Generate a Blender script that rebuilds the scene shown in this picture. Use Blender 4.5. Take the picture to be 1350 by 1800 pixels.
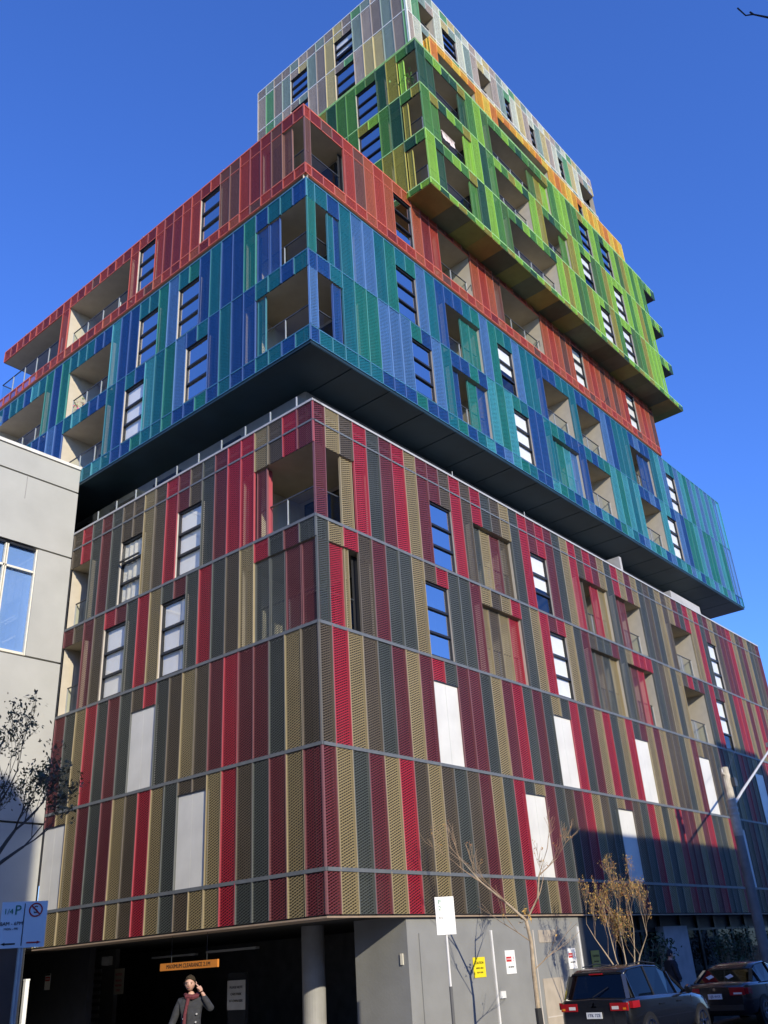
import bpy, bmesh, math, random
from mathutils import Vector, Matrix
R = math.radians
random.seed(7)
for o in list(bpy.data.objects): bpy.data.objects.remove(o)
sc = bpy.context.scene
COL = sc.collection

# ------------------------------------------------------------------ camera
CAM = Vector((-15.5247, -14.9519, 1.6)); YAW, PITCH, ROLL, FPX = 0.681747, 0.465825, -0.066771, 1587.59
_fw = Vector((math.cos(YAW)*math.cos(PITCH), math.sin(YAW)*math.cos(PITCH), math.sin(PITCH)))
_rt0 = Vector((math.sin(YAW), -math.cos(YAW), 0)); _up0 = _rt0.cross(_fw)
_rt = math.cos(ROLL)*_rt0 + math.sin(ROLL)*_up0; _up = -math.sin(ROLL)*_rt0 + math.cos(ROLL)*_up0
cd = bpy.data.cameras.new('camera'); cam = bpy.data.objects.new('camera', cd); COL.objects.link(cam)
cam.matrix_world = Matrix(((_rt.x, _up.x, -_fw.x, CAM.x), (_rt.y, _up.y, -_fw.y, CAM.y), (_rt.z, _up.z, -_fw.z, CAM.z), (0, 0, 0, 1)))
cd.sensor_fit = 'HORIZONTAL'; cd.sensor_width = 36.0; cd.lens = 36.0*FPX/1350.0
cd.clip_start = 0.1; cd.clip_end = 3000
sc.camera = cam
def pix(P):
    d = Vector(P)-CAM; z = d.dot(_fw)
    return 675+FPX*d.dot(_rt)/z, 900-FPX*d.dot(_up)/z

# ------------------------------------------------------------------ light
SUN = Vector((0.40, 1.0, -0.443)).normalized()            # direction the light travels
EL = math.asin(-SUN.z); AZ = math.atan2(-SUN.x, -SUN.y)   # compass style: from +Y towards +X
w = bpy.data.worlds.new('World'); sc.world = w; w.use_nodes = True
nt = w.node_tree; nt.nodes.clear()
sky = nt.nodes.new('ShaderNodeTexSky'); sky.sky_type = 'NISHITA'; sky.sun_disc = False
sky.sun_elevation = EL; sky.sun_rotation = AZ
sky.altitude = 50; sky.air_density = 1.2; sky.dust_density = 0.2; sky.ozone_density = 4.0
bg = nt.nodes.new('ShaderNodeBackground'); bg.inputs[1].default_value = 0.14
wo = nt.nodes.new('ShaderNodeOutputWorld')
wb = nt.nodes.new('ShaderNodeVectorMath'); wb.operation = 'MULTIPLY'; wb.inputs[1].default_value = (.43, .66, 1.27)   # the phone's white balance
nt.links.new(sky.outputs[0], wb.inputs[0]); nt.links.new(wb.outputs[0], bg.inputs[0]); nt.links.new(bg.outputs[0], wo.inputs[0])
sl = bpy.data.lights.new('sun', 'SUN'); sl.energy = 3.1; sl.angle = R(0.5); sl.color = (1.0, 0.91, 0.73)
so = bpy.data.objects.new('sun', sl); COL.objects.link(so)
so.rotation_euler = SUN.to_track_quat('-Z', 'Y').to_euler(); so.location = (-20, -40, 40)
sc.view_settings.view_transform = 'Standard'; sc.view_settings.look = 'None'
sc.view_settings.exposure = 0.7; sc.view_settings.gamma = 1.0; sc.view_settings.use_curve_mapping = False
sc.cycles.max_bounces = 8; sc.cycles.transparent_max_bounces = 16
sc.cycles.diffuse_bounces = 3; sc.cycles.glossy_bounces = 4; sc.cycles.caustics_reflective = False; sc.cycles.caustics_refractive = False

# ------------------------------------------------------------------ helpers
def tag(o, label=None, cat=None, group=None, kind=None):
    if label: o['label'] = label
    if cat: o['category'] = cat
    if group: o['group'] = group
    if kind: o['kind'] = kind
    return o
def empty(name, loc=(0, 0, 0), rz=0):
    o = bpy.data.objects.new(name, None); COL.objects.link(o); o.location = loc; o.rotation_euler = (0, 0, rz); o.empty_display_size = .3
    return o
def link(name, me, parent=None, loc=(0, 0, 0), rz=0.0):
    o = bpy.data.objects.new(name, me); COL.objects.link(o)
    o.location = loc; o.rotation_euler = (0, 0, rz)
    if parent is not None: o.parent = parent
    return o
class MB:
    """collects faces for ONE mesh"""
    def __init__(s): s.v = []; s.f = []; s.m = []; s.uv = []; s.mats = []; s.sm = []
    def mat(s, m):
        if m not in s.mats: s.mats.append(m)
        return s.mats.index(m)
    def face(s, pts, m, uv=None, smooth=False):
        b = len(s.v); s.v += [tuple(p) for p in pts]; s.f.append(tuple(range(b, b+len(pts))))
        s.m.append(s.mat(m)); s.uv.append(uv or [(0, 0)]*len(pts)); s.sm.append(smooth)
        return s
    def box(s, x0, x1, y0, y1, z0, z1, m, skip=''):
        P = [(x0, y0, z0), (x1, y0, z0), (x1, y1, z0), (x0, y1, z0), (x0, y0, z1), (x1, y0, z1), (x1, y1, z1), (x0, y1, z1)]
        F = {'b': (0, 3, 2, 1), 't': (4, 5, 6, 7), 'f': (0, 1, 5, 4), 'k': (2, 3, 7, 6), 'l': (3, 0, 4, 7), 'r': (1, 2, 6, 5)}
        for k, q in F.items():
            if k not in skip:
                pts = [P[i] for i in q]
                if k in 'fk': uv = [(p[0], p[2]) for p in pts]
                elif k in 'lr': uv = [(p[1], p[2]) for p in pts]
                else: uv = [(p[0], p[1]) for p in pts]
                s.face(pts, m, uv)
        return s
    def bar(s, a, b, w, h, m):
        a = Vector(a); b = Vector(b); d = (b-a).normalized()
        up = Vector((0, 0, 1)) if abs(d.z) < .95 else Vector((1, 0, 0))
        x = d.cross(up).normalized()*w/2; y = x.normalized().cross(d).normalized()*h/2
        A = [a-x-y, a+x-y, a+x+y, a-x+y]; B = [b-x-y, b+x-y, b+x+y, b-x+y]
        for i in range(4): s.face([A[i], A[(i+1) % 4], B[(i+1) % 4], B[i]], m)
        s.face(A[::-1], m); s.face(B, m); return s
    def tube(s, pts, rad, m, n=6, cap=True, smooth=True):
        pts = [Vector(p) for p in pts]; rings = []
        for i, p in enumerate(pts):
            d = (pts[min(i+1, len(pts)-1)]-pts[max(i-1, 0)]).normalized()
            up = Vector((0, 0, 1)) if abs(d.z) < .9 else Vector((1, 0, 0))
            x = d.cross(up).normalized(); y = x.cross(d).normalized()
            r = rad[i] if isinstance(rad, (list, tuple)) else rad
            rings.append([p+(x*math.cos(2*math.pi*k/n)+y*math.sin(2*math.pi*k/n))*r for k in range(n)])
        for i in range(len(rings)-1):
            for k in range(n):
                s.face([rings[i][k], rings[i][(k+1) % n], rings[i+1][(k+1) % n], rings[i+1][k]], m, smooth=smooth)
        if cap: s.face(rings[0][::-1], m); s.face(rings[-1], m)
        return s
    def mesh(s, name):
        me = bpy.data.meshes.new(name); me.from_pydata(s.v, [], s.f)
        for m in s.mats: me.materials.append(m)
        me.polygons.foreach_set('material_index', s.m)
        me.polygons.foreach_set('use_smooth', s.sm)
        ul = me.uv_layers.new(name='UVMap'); flat = []
        for q in s.uv:
            for t in q: flat += [t[0], t[1]]
        ul.data.foreach_set('uv', flat)
        me.update(); return me
    def obj(s, name, parent=None, loc=(0, 0, 0), rz=0.0, weld=False):
        me = s.mesh(name)
        if weld:
            bm = bmesh.new(); bm.from_mesh(me); bmesh.ops.remove_doubles(bm, verts=bm.verts, dist=1e-4)
            bmesh.ops.recalc_face_normals(bm, faces=bm.faces); bm.to_mesh(me); bm.free()
        return link(name, me, parent, loc, rz)

# ------------------------------------------------------------------ materials
def _new(name):
    m = bpy.data.materials.new(name); m.use_nodes = True
    n = m.node_tree.nodes; b = n['Principled BSDF']; return m, m.node_tree, b
def plain(name, c, rough=.6, metal=0.0, var=.10, scale=3.0, bump=0.0, spec=.4, coat=0.0, detail=6):
    """solid colour broken up by large and fine noise"""
    m, t, b = _new(name); n = t.nodes; L = t.links
    tc = n.new('ShaderNodeTexCoord'); no = n.new('ShaderNodeTexNoise'); no.inputs['Scale'].default_value = scale; no.inputs['Detail'].default_value = detail
    L.new(tc.outputs['Object'], no.inputs['Vector'])
    mr = n.new('ShaderNodeMapRange'); mr.inputs[1].default_value = .3; mr.inputs[2].default_value = .7
    mr.inputs[3].default_value = 1-var; mr.inputs[4].default_value = 1+var
    L.new(no.outputs['Fac'], mr.inputs[0])
    mx = n.new('ShaderNodeVectorMath'); mx.operation = 'SCALE'; mx.inputs[0].default_value = c[:3]
    L.new(mr.outputs[0], mx.inputs['Scale']); L.new(mx.outputs[0], b.inputs['Base Color'])
    b.inputs['Roughness'].default_value = rough; b.inputs['Metallic'].default_value = metal; b.inputs['Specular IOR Level'].default_value = spec
    b.inputs['Coat Weight'].default_value = coat; b.inputs['Coat Roughness'].default_value = .05
    if bump:
        bp = n.new('ShaderNodeBump'); bp.inputs['Strength'].default_value = bump; bp.inputs['Distance'].default_value = .02
        n2 = n.new('ShaderNodeTexNoise'); n2.inputs['Scale'].default_value = scale*14; L.new(tc.outputs['Object'], n2.inputs['Vector'])
        L.new(n2.outputs['Fac'], bp.inputs['Height']); L.new(bp.outputs[0], b.inputs['Normal'])
    return m
def expanded_mesh(name, c, pu, pv, wd, wd1, rough=.5, spec=.4):
    """powder-coated expanded metal: diamond strands with real see-through gaps"""
    m, t, b = _new(name); n = t.nodes; L = t.links
    uv = n.new('ShaderNodeUVMap'); uv.uv_map = 'UVMap'
    sp = n.new('ShaderNodeSeparateXYZ'); L.new(uv.outputs[0], sp.inputs[0])
    def math_(op, a, bb=None, clamp=False):
        k = n.new('ShaderNodeMath'); k.operation = op; k.use_clamp = clamp
        for i, q in enumerate((a, bb)):
            if q is None: continue
            if isinstance(q, (int, float)): k.inputs[i].default_value = q
            else: L.new(q, k.inputs[i])
        return k.outputs[0]
    a = math_('DIVIDE', sp.outputs[0], pu); bq = math_('DIVIDE', sp.outputs[1], pv)
    s1 = math_('FRACT', math_('ADD', a, bq)); s2 = math_('FRACT', math_('SUBTRACT', a, bq))
    k1 = math_('LESS_THAN', s1, wd1); k2 = math_('LESS_THAN', s2, wd)
    st = math_('MAXIMUM', k1, k2)
    oi = n.new('ShaderNodeObjectInfo')
    no = n.new('ShaderNodeTexNoise'); no.inputs['Scale'].default_value = 1.1; no.inputs['Detail'].default_value = 5
    ge = n.new('ShaderNodeNewGeometry'); L.new(ge.outputs['Position'], no.inputs['Vector'])
    v = math_('ADD', math_('MULTIPLY', oi.outputs['Random'], .20), math_('MULTIPLY', no.outputs['Fac'], .28))
    mp = n.new('ShaderNodeMapping'); mp.inputs['Scale'].default_value = (5, 5, .3); L.new(ge.outputs['Position'], mp.inputs[0])
    ns = n.new('ShaderNodeTexNoise'); ns.inputs['Scale'].default_value = 1.6; ns.inputs['Detail'].default_value = 3; L.new(mp.outputs[0], ns.inputs['Vector'])
    v = math_('ADD', v, math_('MULTIPLY', ns.outputs['Fac'], .30))
    v = math_('ADD', v, .61)
    sx = n.new('ShaderNodeVectorMath'); sx.operation = 'SCALE'; sx.inputs[0].default_value = c[:3]; L.new(v, sx.inputs['Scale'])
    L.new(sx.outputs[0], b.inputs['Base Color'])
    b.inputs['Roughness'].default_value = rough; b.inputs['Specular IOR Level'].default_value = spec
    # each strand is twisted: its face leans up and down across its width
    hb = math_('MAXIMUM', math_('MULTIPLY', math_('SUBTRACT', wd1, s1), k1), math_('MULTIPLY', math_('SUBTRACT', wd, s2), k2))
    bp = n.new('ShaderNodeBump'); bp.inputs['Strength'].default_value = .35; bp.inputs['Distance'].default_value = .012
    L.new(hb, bp.inputs['Height']); L.new(bp.outputs[0], b.inputs['Normal'])
    tr = n.new('ShaderNodeBsdfTransparent'); mx = n.new('ShaderNodeMixShader')
    cov = math_('ADD', math_('MULTIPLY', st, .88), .12)      # strand sides fill part of every gap
    L.new(cov, mx.inputs[0]); L.new(tr.outputs[0], mx.inputs[1]); L.new(b.outputs[0], mx.inputs[2])
    L.new(mx.outputs[0], n['Material Output'].inputs['Surface'])
    return m
def glass(name, tint=(.75, .82, .82), refl=.22, rough=.01, gcol=(.9, .95, 1), fm=1.0):
    m, t, b = _new(name); n = t.nodes; L = t.links; n.remove(b)
    tr = n.new('ShaderNodeBsdfTransparent'); tr.inputs[0].default_value = (*tint, 1)
    gl = n.new('ShaderNodeBsdfGlossy'); gl.inputs['Roughness'].default_value = rough; gl.inputs['Color'].default_value = (*gcol, 1)
    fc = n.new('ShaderNodeLayerWeight'); fc.inputs[0].default_value = .5          # Schlick curve, the same from both sides
    pw = n.new('ShaderNodeMath'); pw.operation = 'POWER'; pw.inputs[1].default_value = 5.0; L.new(fc.outputs['Facing'], pw.inputs[0])
    lw = n.new('ShaderNodeMath'); lw.operation = 'MULTIPLY_ADD'; lw.inputs[1].default_value = .96; lw.inputs[2].default_value = .04; L.new(pw.outputs[0], lw.inputs[0])
    ad = n.new('ShaderNodeMath'); ad.operation = 'MULTIPLY_ADD'; ad.use_clamp = True; ad.inputs[1].default_value = fm; ad.inputs[2].default_value = refl
    L.new(lw.outputs[0], ad.inputs[0])
    mx = n.new('ShaderNodeMixShader'); L.new(ad.outputs[0], mx.inputs[0]); L.new(tr.outputs[0], mx.inputs[1]); L.new(gl.outputs[0], mx.inputs[2])
    L.new(mx.outputs[0], n['Material Output'].inputs['Surface']); return m
def emit(name, c, s):
    m, t, b = _new(name); b.inputs['Base Color'].default_value = (*c, 1); b.inputs['Emission Color'].default_value = (*c, 1); b.inputs['Emission Strength'].default_value = s; return m

PAL = {  # letter: (linear colour, mesh set)
 'r': ((.34, .020, .034), 'p'), 'm': ((.135, .028, .032), 'p'), 'g': ((.275, .215, .105), 'p'), 'b': ((.100, .078, .050), 'p'), 's': ((.066, .073, .062), 'p'),
 'N': ((.008, .058, .215), 'u'), 'P': ((.065, .165, .36), 'u'), 'T': ((.006, .135, .175), 'u'), 'G': ((.010, .17, .14), 'u'), 'C': ((.045, .27, .31), 'u'),
 'R': ((.36, .046, .024), 'u'), 'O': ((.38, .088, .036), 'u'), 'D': ((.21, .026, .022), 'u'), 'W': ((.15, .06, .038), 'u'),
 'l': ((.25, .50, .040), 'u'), 'h': ((.075, .23, .035), 'u'), 'd': ((.022, .085, .032), 'u'), 'y': ((.30, .27, .03), 'u'), 'k': ((.07, .16, .03), 'u'),
 'p': ((.47, .39, .31), 'u'), 't': ((.27, .36, .30), 'u'), 'e': ((.14, .36, .16), 'u'), 'a': ((.60, .50, .22), 'u'), 'q': ((.32, .27, .22), 'u'), 'i': ((.66, .68, .52), 'u'),
 'A': ((.70, .34, .018), 'u'), 'B': ((.62, .20, .025), 'u'), 'Y': ((.75, .52, .05), 'u'),
}
FRAMEMIX = {'p': .10, 'u': .09}
MESHM, FRM = {}, {}
for k, (c, st) in PAL.items():
    MESHM[k] = expanded_mesh('expanded_mesh_'+k+('_low' if k.islower() else '_cap'), c, .15 if st == 'p' else .13, .066 if st == 'p' else .058, .44 if st == 'p' else .46, .15 if st == 'p' else .2)
    f = FRAMEMIX[st]; fc = tuple(min(.8, x*(1-f)*1.15+f*.55) for x in c)
    FRM[k] = plain('panel_frame_'+k+('_low' if k.islower() else '_cap'), fc, .5, var=.05)
MATS = dict(
 core=plain('dark_backing', (.014, .014, .015), .85), slab=plain('slab_concrete', (.05, .05, .05), .8),
 steel=plain('grey_steel_beam', (.13, .14, .145), .5, .0, var=.12), cap=plain('parapet_cap', (.42, .41, .39), .5),
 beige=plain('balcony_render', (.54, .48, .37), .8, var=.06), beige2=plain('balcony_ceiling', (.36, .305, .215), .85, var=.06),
 darkframe=plain('dark_window_frame', (.018, .019, .022), .4), jamb=plain('jamb_metal', (.55, .50, .43), .5, var=.06),
 blind=plain('roller_blind', (.90, .88, .80), .8, var=.04), curtain=plain('curtain', (.72, .68, .55), .9, var=.1, scale=9),
 interior=plain('interior_dark', (.02, .022, .025), .9), room=plain('interior_mid', (.12, .12, .11), .9), carpark=plain('car_park_wall', (.16, .16, .155), .8, var=.2), wglass=glass('window_glass', (.80, .85, .85), .60, gcol=(1, 1, 1)), lglass=glass('mirror_window_glass', (.985, .985, .98), .04), cglass=glass('clear_window_glass', (.95, .96, .96), .06), bglass=glass('balustrade_glass', (.93, .96, .95), .0, fm=.3),
 dglass=glass('door_glass', (.30, .33, .34), .18), blank=plain('white_infill_panel', (.66, .645, .585), .5, var=.09, scale=1.1), seam=plain('infill_seam', (.35, .34, .33), .6),
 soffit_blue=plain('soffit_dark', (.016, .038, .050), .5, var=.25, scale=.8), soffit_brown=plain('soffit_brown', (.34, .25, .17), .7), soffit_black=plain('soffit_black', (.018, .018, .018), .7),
 rail=plain('rail_metal', (.05, .055, .06), .4), post=plain('post_metal', (.38, .39, .39), .4),
 lblue=plain('edge_light_blue', (.05, .17, .27), .5), lred=plain('edge_red', (.62, .14, .08), .5), lgreen=plain('edge_lime', (.40, .68, .25), .5), lwhite=plain('edge_white', (.78, .78, .72), .5), lyel=plain('edge_yellow', (.85, .60, .20), .5),
 gwall=plain('charcoal_cladding', (.045, .047, .052), .5, var=.12), grey=plain('grey_render_wall', (.25, .25, .235), .65, var=.10, scale=1.2, bump=.15),
 tan=plain('tan_metal_hatch', (.42, .36, .28), .6), conc=plain('raw_concrete', (.40, .385, .36), .8, var=.14, scale=2, bump=.3),
)
M = MATS

# ------------------------------------------------------------------ ground
GZ = -.18; RZ = -.32
asphalt = plain('asphalt', (.055, .055, .058), .9, var=.25, scale=6, bump=.4)
pave = plain('footpath_concrete', (.30, .29, .27), .85, var=.15, scale=2, bump=.25)
paint = plain('road_paint', (.75, .75, .72), .7, var=.15)
tag(MB().box(-700, 700, -700, 700, RZ-1.0, RZ-.02, plain('far_ground', (.09, .09, .085), .9, var=.3, scale=.05)).obj('ground'), kind='structure')
tag(MB().box(-160, 200, -13.4, -2.85, RZ-.015, RZ, asphalt).obj('road'), kind='structure')
tag(MB().box(-13.9, -5.2, -2.7, 120, RZ-.015, RZ, asphalt).obj('lane_road'), kind='structure')
def kerb(name, x0, x1, y0, y1):
    return tag(MB().box(x0, x1, y0, y1, RZ-.015, GZ, M['conc']).obj(name), kind='structure')
tag(MB().box(-5.0, 160, -2.70, 60, RZ-.015, GZ, pave).obj('footpath'), kind='structure')
kerb('kerb', -5.0, 160, -2.85, -2.70)
tag(MB().box(-160, -14.05, -2.70, 120, RZ-.015, GZ, pave).obj('footpath_corner'), kind='structure'); kerb('kerb_corner', -160, -14.05, -2.85, -2.70)
tag(MB().box(-160, 200, -18.0, -13.55, RZ-.015, GZ, pave).obj('footpath_near'), kind='structure'); kerb('kerb_near', -160, 200, -13.55, -13.4)
rm = MB()
for x in range(-30, 90, 6): rm.box(x, x+3, -8.2, -8.08, RZ, RZ+.004, paint)
tag(rm.obj('road_markings'), kind='structure')

# ------------------------------------------------------------------ main building
BLD = empty('apartment_tower', (0, 0, 0))
tag(BLD, 'tall apartment block of stacked boxes clad in maroon, blue, red and green mesh panels', 'building')
INV = Matrix.Identity(4)
class Face:
    def __init__(s, side, x0, y0, e0, m, n):
        s.side, s.x0, s.y0, s.e0, s.m, s.n = side, x0, y0, e0, m, n      # e0: absolute coordinate of the first panel edge
    def edge(s, k):                                                     # left edge of column k, absolute along the wall
        st = s.x0 if s.side == 'R' else s.y0
        return st if k <= 0 else s.e0+(k-1)*s.m
    def end(s): return s.edge(s.n)
    def place(s, a, b, z, dep):
        """local frame: x along wall, y inward, z up"""
        if s.side == 'R': return (a, s.y0+dep, z), 0.0
        return (s.x0+dep, b, z), -math.pi/2
def put(face, mb_or_me, name, a, b, z, dep, parent):
    loc, rz = face.place(a, b, z, dep)
    me = mb_or_me.mesh(name) if isinstance(mb_or_me, MB) else mb_or_me
    o = link(name, me, parent, loc, rz); o.matrix_parent_inverse = INV
    return o
def panel_mb(w, h, c, mb=None, off=(0, 0, 0), rot=None, u0=0.0):
    mb = mb or MB(); b = .024
    def T(p):
        q = Vector(p)
        if rot is not None: q = rot @ q
        return q+Vector(off)
    mb.face([T((b, 0, .0)), T((w-b, 0, .0)), T((w-b, 0, h)), T((b, 0, h))], MESHM[c], [(u0+b, 0), (u0+w-b, 0), (u0+w-b, h), (u0+b, h)])
    for x0, x1 in ((.003, b), (w-b, w-.003)):
        f = FRM[c]; y0, y1 = -.022, .05
        mb.face([T((x0, y0, 0)), T((x1, y0, 0)), T((x1, y0, h)), T((x0, y0, h))], f)
        mb.face([T((x0, y1, 0)), T((x0, y0, 0)), T((x0, y0, h)), T((x0, y1, h))], f)
        mb.face([T((x1, y0, 0)), T((x1, y1, 0)), T((x1, y1, h)), T((x1, y0, h))], f)
    return mb
PANELS = []
def panel(block, face, a, b, z0, z1, c, dep=0.0, name=None):
    if b-a < .03: return
    PANELS.append((block, face, a, b, z0, z1, c, dep, name or ('mesh_panel' if z1-z0 > 1.4 else 'spandrel_panel')))
_pc = {}
def flush_panels():
    def area(P):
        block, face, a, b, z0, z1, c, dep, nm = P
        q = []
        for u, z in ((a, z0), (b, z0), (b, z1), (a, z1)):
            q.append(pix((u, face.y0, z) if face.side == 'R' else (face.x0, u, z)))
        A = 0
        for i in range(4): A += q[i][0]*q[(i+1) % 4][1]-q[(i+1) % 4][0]*q[i][1]
        ins = any(-20 < x < 1370 and -20 < y < 1820 for x, y in q)
        return abs(A)/2*(1 if ins else .001)
    for nm in ('mesh_panel', 'spandrel_panel'):
        L = sorted([P for P in PANELS if P[8] == nm], key=area, reverse=True)
        jr = random.Random(77)
        for block, face, a, b, z0, z1, c, dep, _ in L[:300]:
            dep = dep+jr.uniform(-.004, .006)
            key = (round(b-a, 3), round(z1-z0, 3), c)
            if key not in _pc: _pc[key] = panel_mb(b-a, z1-z0, c).mesh(nm)
            po = put(face, _pc[key], nm, a, b, z0, dep, block); po.rotation_euler.z += jr.uniform(-.006, .006); po.rotation_euler.x += jr.uniform(-.002, .002)
        if L[300:]:
            mb = MB()
            for i, (block, face, a, b, z0, z1, c, dep, _) in enumerate(L[300:]):
                loc, rz = face.place(a, b, z0, dep)
                panel_mb(b-a, z1-z0, c, mb, loc, Matrix.Rotation(rz, 3, 'Z'), u0=i*.37)
            o = mb.obj('remaining_'+nm+'s', BLD); o.matrix_parent_inverse = INV; o['kind'] = 'stuff'

# --- openings -----------------------------------------------------------------
rnd = random.Random(3)
def window(face, a, b, z0, z1, style='sky', tilt=False):
    w, h = b-a, z1-z0; mb = MB(); d = .12
    J, F, I = M['jamb'], M['darkframe'], M['interior']
    mb.face([(0, 0, 0), (0, d, 0), (0, d, h), (0, 0, h)], J); mb.face([(w, d, 0), (w, 0, 0), (w, 0, h), (w, d, h)], J)
    mb.face([(0, 0, h), (0, d, h), (w, d, h), (w, 0, h)], F); mb.face([(0, d, 0), (0, 0, 0), (w, 0, 0), (w, d, 0)], J)
    fx = .05
    mb.box(.01, fx, d-.07, d, .005, h-.005, F); mb.box(w-fx, w-.01, d-.07, d, .005, h-.005, F)
    zs = [0.0, h*.315, h*.64, h]
    mb.box(fx, w-fx, d-.07, d, h-.06, h-.005, F); mb.box(fx, w-fx, d-.07, d, .005, .05, F)
    for z in zs[1:3]: mb.box(fx, w-fx, d-.09, d, z-.035, z+.035, F)
    D2 = d+.45                                                     # room behind
    mb.face([(0, D2, 0), (w, D2, 0), (w, D2, h), (0, D2, h)], I)
    mb.face([(0, d, 0), (0, D2, 0), (0, D2, h), (0, d, h)], I); mb.face([(w, D2, 0), (w, d, 0), (w, d, h), (w, D2, h)], I)
    mb.face([(0, d, h), (0, D2, h), (w, D2, h), (w, d, h)], I); mb.face([(0, D2, 0), (0, d, 0), (w, d, 0), (w, D2, 0)], I)
    o = put(face, mb, 'window', a, b, z0, 0, BLD)
    G_ = M['wglass'] if style == 'sky' else (M['cglass'] if face.side == 'R' else M['lglass'])
    for i in range(3):
        lo, hi = zs[i]+(.05 if i == 0 else .035), zs[i+1]-(.06 if i == 2 else .035)
        p = MB(); yy = d-.03
        if tilt and i == 2:
            p.face([(fx, yy-.16, lo), (w-fx, yy-.16, lo), (w-fx, yy, hi), (fx, yy, hi)], G_)
            p.bar((fx, yy-.16, lo), (w-fx, yy-.16, lo), .05, .05, F)
        else: p.face([(fx, yy, lo), (w-fx, yy, lo), (w-fx, yy, hi), (fx, yy, hi)], G_)
        c = p.obj('pane', o)
    if style in ('blind', 'half', 'curtain'):
        lo = {'blind': .06, 'half': h*rnd.uniform(.3, .5), 'curtain': .05}[style]
        m = M['curtain'] if style == 'curtain' else M['blind']
        top = h-.07 if style != 'half2' else h*.6
        q = MB(); n = 8 if style == 'curtain' else 1
        for i in range(n):
            x0 = fx+(w-2*fx)*i/n; x1 = fx+(w-2*fx)*(i+1)/n; dy = .03 if (i % 2 and n > 1) else 0
            dy2 = .03-dy if n > 1 else 0
            q.face([(x0, d+.02+dy, lo), (x1, d+.02+dy2, lo), (x1, d+.02+dy2, top), (x0, d+.02+dy, top)], m)
        q.obj('curtain' if style == 'curtain' else 'blind', o)
    return o
def balustrade(par, w, y, z, h=1.0, pitch=1.15, x0=0.0):
    n = max(1, round(w/pitch))
    MB().box(x0, x0+w, y-.02, y+.02, z+h, z+h+.035, M['rail']).obj('handrail', par)
    for i in range(n+1):
        x = x0+min(max(.015, w*i/n), w-.015)
        MB().box(x-.015, x+.015, y-.02, y+.02, z, z+h-.002, M['post']).obj('post', par)
    for i in range(n):
        a, b = x0+w*i/n+.02, x0+w*(i+1)/n-.02
        MB().box(a, b, y-.005, y+.005, z+.06, z+h-.03, M['bglass']).obj('glass_panel', par)
def balcony(face, a, b, z0, z1, depth=1.6, door=True, railing=True, mats=None):
    w, h = b-a, z1-z0; mb = MB(); B, C, F = M['beige'], M['beige2'], M['darkframe']
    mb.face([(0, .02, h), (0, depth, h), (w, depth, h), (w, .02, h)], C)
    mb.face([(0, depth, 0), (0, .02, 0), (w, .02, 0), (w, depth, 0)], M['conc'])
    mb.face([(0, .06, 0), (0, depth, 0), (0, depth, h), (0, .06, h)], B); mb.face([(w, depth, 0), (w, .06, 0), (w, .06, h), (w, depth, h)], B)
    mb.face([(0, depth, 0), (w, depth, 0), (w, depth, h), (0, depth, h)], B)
    o = put(face, mb, 'balcony', a, b, z0, 0, BLD)
    if door:
        dm = MB(); dw = min(w*.62, 2.4); x0 = .12 if face.side == 'R' else w-dw-.12; y = depth-.01; dh = min(2.15, h-.1)
        dm.box(x0, x0+.06, y-.06, y, 0, dh, F); dm.box(x0+dw-.06, x0+dw, y-.06, y, 0, dh, F); dm.box(x0+.06, x0+dw-.06, y-.06, y, dh-.06, dh, F)
        dm.box(x0+dw/2-.03, x0+dw/2+.03, y-.06, y, 0, dh-.06, F)
        dm.face([(x0+.06, y-.012, 0), (x0+dw-.06, y-.012, 0), (x0+dw-.06, y-.012, dh-.06), (x0+.06, y-.012, dh-.06)], rnd.choice((M['interior'], M['interior'], M['curtain'], M['room'])))
        dd = dm.obj('glass_door', o)
        MB().box(x0+.06, x0+dw/2-.03, y-.035, y-.03, .02, dh-.06, M['dglass']).obj('pane', None).parent = o
        MB().box(x0+dw/2+.03, x0+dw-.06, y-.035, y-.03, .02, dh-.06, M['dglass']).obj('pane', None).parent = o
    if railing: balustrade(o, w, .32, 0.0)
    return o
def blank(face, a, b, z0, z1):
    w, h = b-a, z1-z0; mb = MB(); d = .03
    mb.box(.01, w/2-.004, d, d+.04, .02, h-.01, M['blank']); mb.box(w/2+.004, w-.01, d, d+.04, .02, h-.01, M['blank'])
    mb.box(0, w, d+.05, d+.07, 0, h, M['seam'])
    mb.box(0, w, -.004, d+.03, h-.008, h+.02, M['darkframe'])
    put(face, mb, 'infill_panel', a, b, z0, 0, BLD)

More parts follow.
